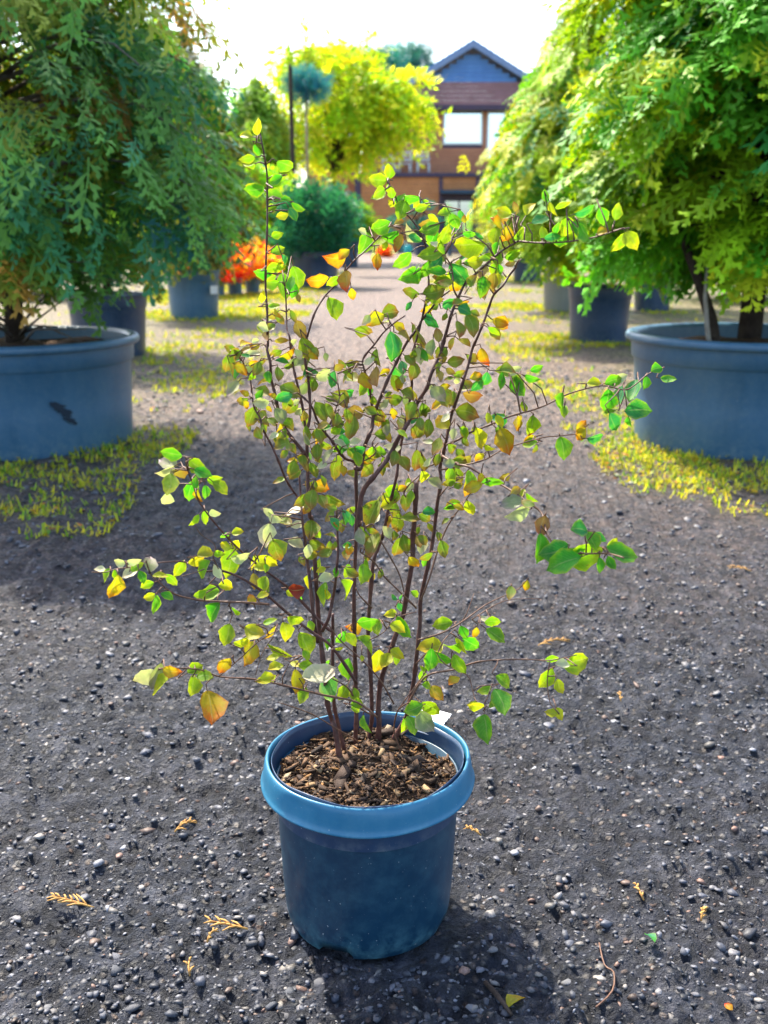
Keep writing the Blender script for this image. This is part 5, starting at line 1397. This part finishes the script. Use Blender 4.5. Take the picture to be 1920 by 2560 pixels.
LEAVES = '''T:190,30,215,170,y 330,10,100,110,y 330,110,150,90,Y 430,110,75,190,g 430,180,250,200,y 540,40,160,190,g 580,120,250,100,y 690,120,320,110,y 640,165,20,140,y 760,270,330,130,Y 870,215,190,130,y 980,300,300,170,g 1045,250,95,130,t 1110,240,60,140,Y 1085,280,100,80,o 210,350,200,220,g 410,320,20,110,b 40,520,250,210,g 20,420,150,100,p 300,460,210,210,g 260,560,250,100,Y 410,530,255,190,o 560,440,150,200,p 570,480,340,150,t 690,320,180,170,b 720,370,200,220,g 760,480,250,190,g 870,450,60,190,y 950,470,250,130,Y 740,650,195,260,y 860,570,100,150,y 780,540,170,110,p 1130,570,190,330,y 1130,430,0,130,g 1220,460,330,110,t 440,700,220,230,g 185,720,265,170,o 140,690,265,120,p 780,740,225,190,t 700,800,245,180,g 540,870,205,230,g 800,830,180,190,g 820,870,190,140,b 1020,850,310,270,t 1200,710,10,170,Y 1070,700,20,110,t 1130,740,0,110,g 870,940,180,170,y 1270,830,250,150,b 1400,900,250,170,Y 1270,960,270,170,g 1410,580,250,130,g 1430,710,260,160,y 1440,800,280,100,g 1580,660,10,150,y 1560,740,200,110,b 1390,800,250,130,y 1450,290,190,180,b 1510,430,250,170,o 1430,450,265,200,y 1500,200,160,150,Y 1610,180,90,110,b 600,770,60,70,p
M:640,390,100,100,o 680,470,280,90,o 650,320,160,80,Y 735,300,90,60,b 830,310,60,100,Y 900,390,10,120,t 910,470,95,90,y 980,310,300,100,Y 930,230,110,80,g 1040,290,20,100,y 1060,420,270,130,y 1000,440,70,80,g 1180,320,20,140,t 1150,440,320,140,g 1190,450,310,130,g 970,490,10,100,t 1030,510,10,110,g 1290,360,290,120,g 1380,330,80,110,y 1290,460,20,70,o 1390,520,230,130,y 1470,510,300,120,Y 760,470,50,100,y 720,600,20,110,y 720,650,200,80,p 630,640,270,80,y 530,800,275,130,g 600,770,260,100,b 640,1035,340,100,o 600,1090,330,90,y 645,1410,260,110,g 750,1440,300,140,g 660,1345,180,110,y 740,1350,30,90,p 870,1330,20,80,g 840,1390,340,90,g 1030,1540,260,110,g 1050,1610,270,60,y 760,1680,265,100,o 840,1700,260,120,o 830,1780,200,80,o 630,1650,0,110,t
N:700,1250,10,100,g 900,1255,260,80,g 960,1180,200,90,g 1040,1235,350,90,g 660,1360,260,130,g 735,1340,250,140,t 830,1310,260,150,t 850,1430,0,150,t 710,1500,300,130,t 670,1440,200,80,y 800,1500,280,70,g 500,1530,60,90,o 590,1600,0,100,t 580,1260,0,80,Y 750,1230,30,70,p 375,1370,260,100,g 400,1430,265,70,y 385,1660,280,140,g 500,1570,230,90,o
D:620,30,180,220,y 150,170,170,240,g 460,160,10,290,y 380,270,250,120,g 500,270,0,200,g 130,360,240,130,t 460,370,200,150,Y 670,340,30,170,t 620,510,250,120,g 1160,120,270,250,g 1170,200,265,150,k 870,300,20,160,o 800,320,200,150,y 890,420,330,190,t 1030,470,330,150,Y 980,620,290,320,Y 430,570,330,260,t 290,780,305,400,g 460,930,270,220,k 520,760,100,200,b 810,680,280,220,g 1390,610,330,240,o 1310,740,310,220,y 720,880,250,180,o 880,880,320,200,o 1170,1070,290,270,o 580,1090,270,160,b 770,1120,10,230,y 180,1260,260,250,y 270,1030,280,260,p 180,1030,250,130,Y 540,1240,250,220,y 560,1330,280,150,b 700,1260,330,140,b 820,1290,20,170,y 680,1380,200,140,Y 790,1390,270,120,p 1060,1330,20,200,o 1040,1430,60,230,t 1170,1370,250,200,t 1000,1560,0,260,b 930,1480,20,200,Y 520,1580,310,250,k 580,1620,300,300,Y 510,1720,200,180,o 730,1640,260,200,y 150,1590,330,220,y 930,1850,345,330,g 1400,1950,250,200,t 1600,1430,300,270,g 1500,1250,0,250,y 150,1810,250,260,y 330,1810,260,180,y 380,2050,260,260,y 230,2080,250,250,y 290,1990,280,180,Y 870,2090,270,160,y 740,2130,265,170,p 1060,2100,290,180,Y 1420,2120,320,240,y 30,1220,280,200,t 60,1680,280,160,k 620,1470,10,150,o 440,1480,30,110,p
B:310,440,20,180,o 420,500,200,150,o 310,520,200,130,b 440,410,20,110,p 100,520,160,230,Y 60,700,260,260,Y 150,560,40,150,Y 170,760,270,300,t 300,600,180,120,t 410,580,20,190,p 430,860,350,330,k 540,970,190,140,o 120,1060,230,260,k 540,1120,330,230,g 290,1130,150,120,o 250,1220,190,170,y 510,1260,190,230,p 620,1340,320,110,o 390,1450,250,300,g 560,1480,300,230,g 350,1590,270,120,y 530,1620,270,160,g 670,1530,320,170,y 830,1180,200,240,t 920,1110,330,330,g 860,1280,260,220,Y 930,1330,220,230,g 990,1240,20,110,p 900,1540,310,200,g 1070,1040,220,220,k 1240,1020,260,170,g 870,580,20,220,o 720,560,200,170,g 1020,590,300,160,k 1050,250,290,280,b 1120,500,285,300,Y 800,400,0,200,b 960,420,20,100,p 770,110,320,160,y 940,60,290,170,g 700,60,0,180,b 530,230,160,170,p 1230,620,340,140,o 1410,620,280,120,k 1050,710,10,210,k 800,700,340,190,t 890,750,20,130,Y 740,860,270,200,y 520,690,20,120,Y 410,710,20,140,o 1050,890,190,120,o 1200,850,20,230,t 1350,850,200,250,p 1510,920,265,220,t 1600,770,30,160,b 1440,1380,290,240,g 1340,1380,300,300,g 1090,1440,260,150,b 1050,1380,200,150,p 1100,1520,300,180,Y 1300,1660,230,230,g 1120,1660,260,180,Y 770,1590,250,240,o 800,1700,240,200,y 690,1720,220,150,p 1540,1490,250,190,y 1600,1220,320,280,Y 1480,1210,340,170,g
C:310,710,130,150,g 440,700,10,180,y 370,810,20,130,Y 470,920,330,230,g 620,950,290,240,o 340,910,250,150,g 370,1130,20,220,t 350,1220,250,120,o 990,470,275,400,t 790,630,275,230,g 810,890,280,280,b 910,850,20,180,o 1090,840,310,260,t 1150,920,270,130,k 1040,990,290,240,y 1110,990,250,200,o 950,1140,20,120,Y 1030,1190,180,220,g 880,1270,220,180,p 1220,1150,330,230,g 1260,1380,250,260,y 1390,1380,260,250,y 1010,1400,280,150,o 820,1470,280,260,y 900,1560,240,170,y 470,1410,190,260,b 380,1440,280,220,y 440,1600,260,330,y 290,1610,340,170,t 220,1490,250,180,y 640,1350,30,110,y 1130,1540,270,230,y 1300,1510,40,110,t 870,1690,0,230,Y 960,1720,280,170,o 760,110,210,280,o 970,20,10,240,y 640,110,230,160,k 600,260,350,250,g 1090,220,310,200,o 930,120,20,110,p 670,670,200,180,p
E:260,50,250,190,Y 250,200,210,200,y 370,150,310,200,y 280,310,220,150,y 400,220,300,150,y 590,60,270,180,Y 760,60,290,210,g 740,280,270,230,Y 860,180,320,200,Y 880,340,230,250,k 980,480,255,330,y 800,470,200,160,p 380,500,250,230,y 390,400,170,150,o 510,380,330,130,o 580,480,270,130,b 680,530,290,230,g 430,600,220,200,Y 800,680,280,170,g 780,770,350,240,o 680,740,250,150,y 670,940,265,280,Y 540,950,220,230,y 590,1020,260,140,Y 420,1080,210,280,p 1080,160,270,260,t 1290,240,190,220,t 1200,290,300,170,Y 1260,140,20,160,p 1540,340,250,130,g 1440,380,300,140,Y 970,950,330,280,y 800,960,300,200,y 930,1040,160,170,g 900,1160,230,200,g 980,1260,310,180,t 1120,1170,290,190,t 1210,1220,280,160,t 1200,1070,200,140,g 1090,1300,270,180,g 910,1430,170,160,g 640,1350,265,260,y 1500,1140,245,420,y 1330,1390,260,170,g 1500,1360,340,170,g 1390,1440,270,150,y 1530,1580,265,380,Y 1400,1690,260,220,Y 1430,1010,20,130,Y 740,1560,335,240,y 890,1580,250,150,g 960,1570,240,130,y 440,1550,340,230,p 610,1650,265,200,p 70,1400,260,260,p 180,1650,290,290,y 840,1670,200,220,Y 1150,1570,180,130,t 1170,1690,265,180,y 150,1180,330,220,p 60,1100,150,160,p 300,1240,320,240,y 470,1290,10,200,p
F:560,210,180,230,p 730,430,300,230,g 880,390,265,280,g 980,440,280,220,g 1170,200,250,260,y 1060,150,180,150,k 1370,240,300,160,g 1500,300,310,170,y 1180,390,250,180,Y 1320,430,180,200,k 1480,420,0,230,g 1340,700,200,200,g 1150,720,330,230,k 1390,1010,200,220,g 1060,1110,0,170,t 1470,740,20,130,y 1590,760,260,260,o 470,900,230,170,Y 610,910,250,170,Y 720,980,275,230,y 700,780,30,120,o 590,1090,260,220,g 640,1260,260,270,g 800,1220,350,260,g 1000,1190,330,180,y 1080,1320,300,130,g 910,1370,250,120,g 970,1500,310,170,y 620,1590,255,260,Y 740,1550,285,270,Y 580,1430,260,120,Y 1020,1710,200,200,g 1260,1620,285,250,g 1190,1440,280,120,Y 1560,130,300,150,Y
G:100,20,340,160,Y 20,110,270,120,y 790,140,200,140,Y 850,260,10,200,p 840,470,265,330,y 620,300,260,190,Y 1140,150,250,200,y 1360,190,265,270,y 1130,410,295,290,y 1430,60,280,160,y 370,460,330,140,Y 470,390,10,250,r 510,520,290,70,g 430,830,340,220,y 90,860,10,200,y 290,990,280,260,Y 80,990,225,220,o 640,920,280,170,y 560,1160,295,330,y 580,1320,300,160,y 230,1220,345,370,y 120,1350,190,180,Y 170,1500,200,210,Y 80,1630,200,170,Y 430,1450,330,140,Y 590,1490,340,240,y 420,1680,265,330,o 540,1870,250,240,y 740,1590,10,420,p 890,1790,290,360,g 1090,1830,240,230,y 980,1720,280,190,Y 1190,1490,275,260,g 1060,1060,230,200,g 1200,1100,310,220,y 1400,1160,325,300,y 1460,850,5,330,g 1230,920,200,250,o 1590,940,250,150,y 1460,950,270,120,y 1560,1400,260,320,Y 1350,1360,270,90,Y 890,1170,255,160,g 1270,1880,285,230,y 1290,2000,0,180,y 1260,2070,330,130,y 1040,1220,10,110,Y 870,1430,60,110,g
H:430,590,180,130,Y 500,750,330,170,Y 570,740,300,260,g 300,760,270,150,y 500,1030,330,160,Y 480,1090,270,130,y 370,1110,240,180,Y 540,520,300,120,t 470,410,130,80,t 540,410,60,60,t 690,380,320,100,y 1000,710,190,220,y 1230,800,290,150,g 1360,800,250,120,o 860,960,190,280,Y 860,1090,260,220,g 1000,1070,330,240,g 1110,950,200,200,y 1200,950,300,200,Y 1320,920,330,220,g 1190,1150,300,240,y 1130,1350,220,150,o 830,1400,340,120,y 940,1470,310,190,o 680,1640,200,220,g 870,1640,325,230,y 650,1830,290,220,g 570,1830,265,160,y 820,1760,310,260,k 150,1810,285,190,g 770,1280,265,120,y 790,1190,160,90,y 1350,1610,170,150,Y
R:735,1230,0,90,y 745,1305,320,120,g 690,1215,150,70,p 790,1560,320,100,y 690,1600,200,80,y 770,1670,290,150,g 680,1810,265,140,g 640,1685,170,90,Y 740,1685,30,60,y 1030,1530,230,110,y 1120,1470,180,80,p 1200,1460,10,150,y 1065,1435,0,80,y 1105,1580,290,80,Y 1060,1730,170,70,Y 1100,1735,290,70,Y 990,820,265,160,g 1070,830,200,165,t 1130,900,200,190,g 1180,860,20,130,g 1240,870,10,180,y 1280,780,300,110,g 1200,725,180,110,t 1320,760,330,80,t 1390,800,60,90,y 1440,850,335,170,g 1320,910,265,80,g 1390,900,300,80,g 840,570,190,130,k 870,630,200,140,p 950,540,320,80,y 1010,700,255,120,b 730,450,0,120,g 630,480,200,100,o 600,450,270,120,y 365,880,240,80,g 505,580,190,90,g 590,75,345,120,y 800,230,290,150,o 650,210,280,110,Y 720,265,330,70,Y 870,130,270,80,o 945,140,260,110,y 940,240,190,80,y 570,190,300,80,y
L:540,320,170,130,g 520,370,160,120,k 510,420,210,110,p 600,420,20,110,b 525,500,260,130,y 510,590,255,90,p 700,380,330,120,y 730,430,340,110,g 660,530,250,120,g 740,545,270,80,g 800,470,10,90,y 830,520,320,110,y 690,490,90,70,g 700,570,270,80,o 680,710,230,80,y 735,690,270,80,y 800,675,0,70,p 860,795,200,60,g 935,785,10,70,Y 860,865,160,80,Y 880,960,265,180,y 950,930,10,110,p 920,865,330,70,Y 1110,800,260,130,p 1165,890,290,130,y 1020,960,250,90,Y 1075,990,10,90,Y 1110,945,340,110,Y 730,1000,230,120,y 590,1000,240,110,y 540,1060,320,80,y 690,950,20,100,Y 740,915,10,90,Y 820,910,0,70,y 470,1050,350,80,Y 230,960,180,80,p 320,955,0,80,p 160,1040,250,90,y 220,1040,290,80,y 210,1110,260,150,o 120,1015,180,70,p 300,1020,210,110,p 340,990,30,90,y 365,1050,290,80,g 420,970,80,100,k 400,1095,200,80,y 440,1210,255,110,g 515,1165,330,80,g 410,1160,200,70,Y 790,1265,240,140,g 770,1140,190,110,y 710,1145,200,80,y 860,1105,350,80,Y 930,1240,340,70,y 1020,1180,110,70,o 1085,1160,10,70,Y 870,1390,255,130,y 960,1430,10,100,Y 1010,1500,250,140,o 1040,1370,340,130,Y 860,1570,230,100,o 380,1630,200,140,p 450,1630,245,150,k 480,1690,225,160,Y 545,1605,350,110,o 665,1690,265,120,y 680,1590,30,100,y 740,1640,0,100,y 770,1820,280,190,o 1090,1665,180,80,Y 1110,1640,20,90,Y
Q:560,60,180,150,g 710,140,170,150,g 800,145,10,90,g 890,200,330,110,g 850,260,300,110,t 690,210,200,80,y 740,410,20,100,y 735,530,20,110,y 780,600,290,80,t 630,690,170,140,g 770,800,270,200,g 690,770,180,110,y 870,740,280,180,y 850,830,260,120,g 895,890,280,60,b 730,665,10,150,y 1180,580,190,150,o 1040,750,190,160,o 1250,760,270,150,o 1300,860,280,90,o 1150,970,290,170,y 710,955,0,90,y 770,270,200,100,Y
U:130,1100,170,140,Y 260,1020,80,150,Y 250,1240,300,120,g 150,1330,190,150,y 170,1400,200,110,y 520,1400,330,170,g 430,1530,200,140,g 210,1620,170,170,Y 1440,1530,175,180,y 1550,1450,90,150,y 1440,1670,210,150,y 1560,1640,290,130,y'''
WIDE = {('C', 990, 470): .75, ('F', 640, 1260): 1.0}
recs = []
for line in LEAVES.split('\n'):
    crop, rest = line.split(':')
    for it in rest.split():
        a = it.split(',')
        x, y, an, ln = (float(q) for q in a[:4])
        X, Y_ = cv(crop, x, y)
        cc_ = a[4]
        if cc_ in 'yYg' and crop in 'BCDEF' and (int(x) * 7 + int(y) * 3) % 10 < 3: cc_ = 'v'
        recs.append([X, Y_, R(an), ln * CR[crop][2], cc_, crop])
rf = random.Random(23)
cand = [i for i in range(len(SPX)) if 560 < SPX[i][0] < 1330 and 640 < SPX[i][1] < 1480]
for q in range(150):                                     # the smaller leaves between the ones that can be told apart
    i = rf.choice(cand)
    recs.append([SPX[i][0] + rf.gauss(0, 16), SPX[i][1] + rf.gauss(0, 14), rf.choice((R(rf.uniform(200, 340)), R(rf.uniform(0, 360)))), rf.uniform(22, 42), rf.choice('vvyyYbogkpv'), 'S'])
recs.sort(key=lambda q: -q[3])
rl = random.Random(11)
small_v, small_f, small_uv, small_m = [], [], [], []
petioles = {}
nl = 0
for qi, (X, Y_, an, ln, colr, crop) in enumerate(recs):
    dx, dy = math.cos(an), -math.sin(an)
    bx_, by_ = X - dx * ln * .5, Y_ - dy * ln * .5
    d2 = np.hypot(SPX[:, 0] - bx_, SPX[:, 1] - by_)
    # prefer a stem that can carry the leaf
    i = int(np.argmin(d2))
    sp = Vector(SPOS[i]); si = int(SIDX[i]); dist = float(d2[i])
    depth = sp.y + max(-.035, min(.035, rl.gauss(0, .022)))
    bp = at(bx_, by_, depth)
    view = (bp - CAM).normalized()
    rt = RT.copy(); up = view.cross(rt) * -1
    up = rt.cross(view).normalized()
    ax2 = (rt * math.cos(an) + up * math.sin(an)).normalized()
    tilt = rl.uniform(-.55, .55)
    axis = (ax2 * math.cos(tilt) + view * math.sin(tilt)).normalized()
    roll = rl.choice((-1, 1)) * rl.triangular(0, 1.2, .3)
    nrm = (view * -1 - axis * (view * -1).dot(axis)).normalized()
    if colr in 'pk': roll += math.pi * 0
    nrm = (Matrix.Rotation(roll, 3, axis) @ nrm).normalized()
    side = axis.cross(nrm).normalized()
    D = (bp - CAM).dot(FW)
    L = ln / F * D / max(math.cos(tilt), .6) * 1.04
    wsc = 1.0 if ln < 40 else 1.06
    Mx = Matrix(((side.x * L * wsc, axis.x * L, nrm.x * L, bp.x - ROOT.x), (side.y * L * wsc, axis.y * L, nrm.y * L, bp.y - ROOT.y), (side.z * L * wsc, axis.z * L, nrm.z * L, bp.z - ROOT.z), (0, 0, 0, 1)))
    k = rl.randrange(len(LG))
    if nl < 300:
        o = link('leaf', leaf_mesh(k, colr), stem_objs[si])
        o.matrix_local = Mx
        nl += 1
    else:
        v, f, uv = LG[k]
        mm = np.array(Mx)
        b0 = sum(len(q) for q in small_v)
        small_v.append(v @ mm[:3, :3].T + mm[:3, 3]); small_f.append(f + b0); small_uv.append(uv[f.ravel()]); small_m += [LKEYS.index(colr)] * len(f)
    if dist > 3:
        petioles.setdefault(si, []).append((sp, bp, axis))
me = fast_mesh('small_leaves', np.concatenate(small_v), np.concatenate(small_f), [LM[k] for k in LKEYS], smooth=True, mat_idx=small_m)
l = me.uv_layers.new(name='UVMap'); l.data.foreach_set('uv', np.concatenate(small_uv).astype(np.float32).ravel())
sl = link('small_leaves', me, shrub); sl['kind'] = 'stuff'
b = MB()
for si, lst in petioles.items():
    for sp, bp, axis in lst:
        d = (bp - sp).length
        q1 = sp + (bp - sp) * .35 + Vector((0, 0, d * .10)); q2 = bp - axis * min(d * .3, .012)
        b.tube([sp - ROOT, q1 - ROOT, q2 - ROOT, bp - ROOT], [.0009, .0008, .0007, .0005], 5)
tw = b.build('leaf_stalks', M['twig'], shrub); tw['kind'] = 'stuff'

# ------------------------------------------------------------ things shed on the gravel
M['dry'] = mottled('dry_conifer_sprig', (.42, .20, .05), (.62, .36, .10), 90, .7)
def sprig(px, py, lpx, ang, label, mat=None, k=0, nside=7):
    g = on_z(px, py)
    D = g.y * math.cos(PITCH) + H * math.sin(PITCH)
    L = lpx / F * D
    rr = random.Random(k)
    o = thing('conifer_sprig', label, 'sprig', (g.x, g.y, float(ground_z(g.x, g.y)) + .004), R(ang), 'dry conifer sprigs on the gravel')
    b = MB()
    def axp(t): return Vector((L * (t - .5), .06 * L * math.sin(4 * t), .004 + .008 * math.sin(3 * t)))
    b.tube([axp(i / 5) for i in range(6)], [.0013, .0015, .0015, .0013, .001, .0006], 5); b.build('stalk', mat or M['dry'], o)
    b = MB()
    for i in range(nside):
        t = .12 + .8 * i / nside
        s = 1 if i % 2 else -1
        a = s * R(rr.uniform(25, 45)); ll = L * rr.uniform(.22, .4) * (1.1 - .5 * t)
        p = axp(t); d = Vector((math.cos(a), math.sin(a), rr.uniform(0, .25)))
        b.tube([p, p + d * ll * .5 + Vector((0, 0, .002)), p + d * ll], [.0013, .0014, .0006], 5)
    b.build('needles', mat or M['dry'], o)
sprig(178, 2267, 128, 165, 'bushy dry conifer sprig with many side shoots on the gravel, well left of the pot', k=1, nside=11)
sprig(465, 2081, 62, 40, 'short upright dry conifer sprig between the bushy sprig and the blue pot', k=2)
sprig(564, 2327, 115, 172, 'long golden conifer sprig with comb-like side shoots close to the pot foot', k=3)
sprig(533, 2365, 45, 60, 'tiny curled conifer sprig just in front of the golden comb-like sprig', k=4, nside=5)
sprig(475, 2421, 55, 100, 'thin curled dry sprig on the gravel in front of the tiny curled one', k=5, nside=3)
sprig(1180, 2088, 50, 150, 'small orange dry sprig on the gravel against the right of the pot', k=6, nside=5)
sprig(1595, 2259, 62, 100, 'yellow brown forked sprig lying beside a dark stone', k=7, nside=4)
sprig(1757, 2307, 45, 60, 'fan shaped pale orange sprig on the gravel right of the forked sprig', k=8, nside=8)
sprig(1384, 1615, 85, 15, 'feathery rust coloured sprig on the gravel behind the low right bough', k=9, nside=9)
sprig(1551, 1753, 40, 80, 'tiny rust sprig on bare gravel right of the pot', k=10, nside=4)
sprig(1848, 1433, 55, 160, 'rust coloured sprig lying near the moss by the right hand pot', k=11, nside=6)
def shed_leaf(px, py, lpx, ang, colr, label, nm='fallen_leaf'):
    g = on_z(px, py)
    D = g.y * math.cos(PITCH) + H * math.sin(PITCH)
    L = lpx / F * D
    o = link(nm, leaf_mesh(2, colr), None, (g.x, g.y, float(ground_z(g.x, g.y)) + .006))
    o.scale = (L * 1.1, L, L); o.rotation_euler = (R(22), R(-8), R(ang))
    tag(o, label, 'leaf', 'fallen leaves on the gravel')
shed_leaf(1270, 2520, 52, -60, 'Y', 'fallen yellow leaf beside a brown stick on the gravel')
shed_leaf(1612, 2372, 36, 200, 't', 'fallen pale green leaf on the gravel right of the pot shadow')
shed_leaf(1830, 2530, 24, 30, 'o', 'small fallen orange leaf on gravel by a twig')
g = on_z(1243, 2493); gz = float(ground_z(g.x, g.y))
s_ = thing('stick', 'short brown stick on the gravel beside the fallen yellow leaf', 'stick', (g.x, g.y, gz + .004))
b = MB(); b.tube([(-.012, .025, .002), (-.003, .006, .004), (.006, -.012, .003), (.014, -.03, .001)], [.003, .0035, .003, .002], 7); b.build('wood', M['bark'], s_)
s_ = thing('stick', 'thin curved grey twig on the gravel right of the fallen yellow leaf', 'stick', (on_z(1515, 2455).x, on_z(1515, 2455).y, .003))
P = [on_z(*cv_) for cv_ in ((1496, 2388), (1510, 2430), (1533, 2452), (1530, 2490), (1490, 2530))]
o0 = Vector(s_.location)
b = MB(); b.tube(catmull([Vector((p.x, p.y, float(ground_z(p.x, p.y)) + .006)) - o0 for p in P], 3), [.0012] * 13, 5); b.build('wood', M['twig'], s_)
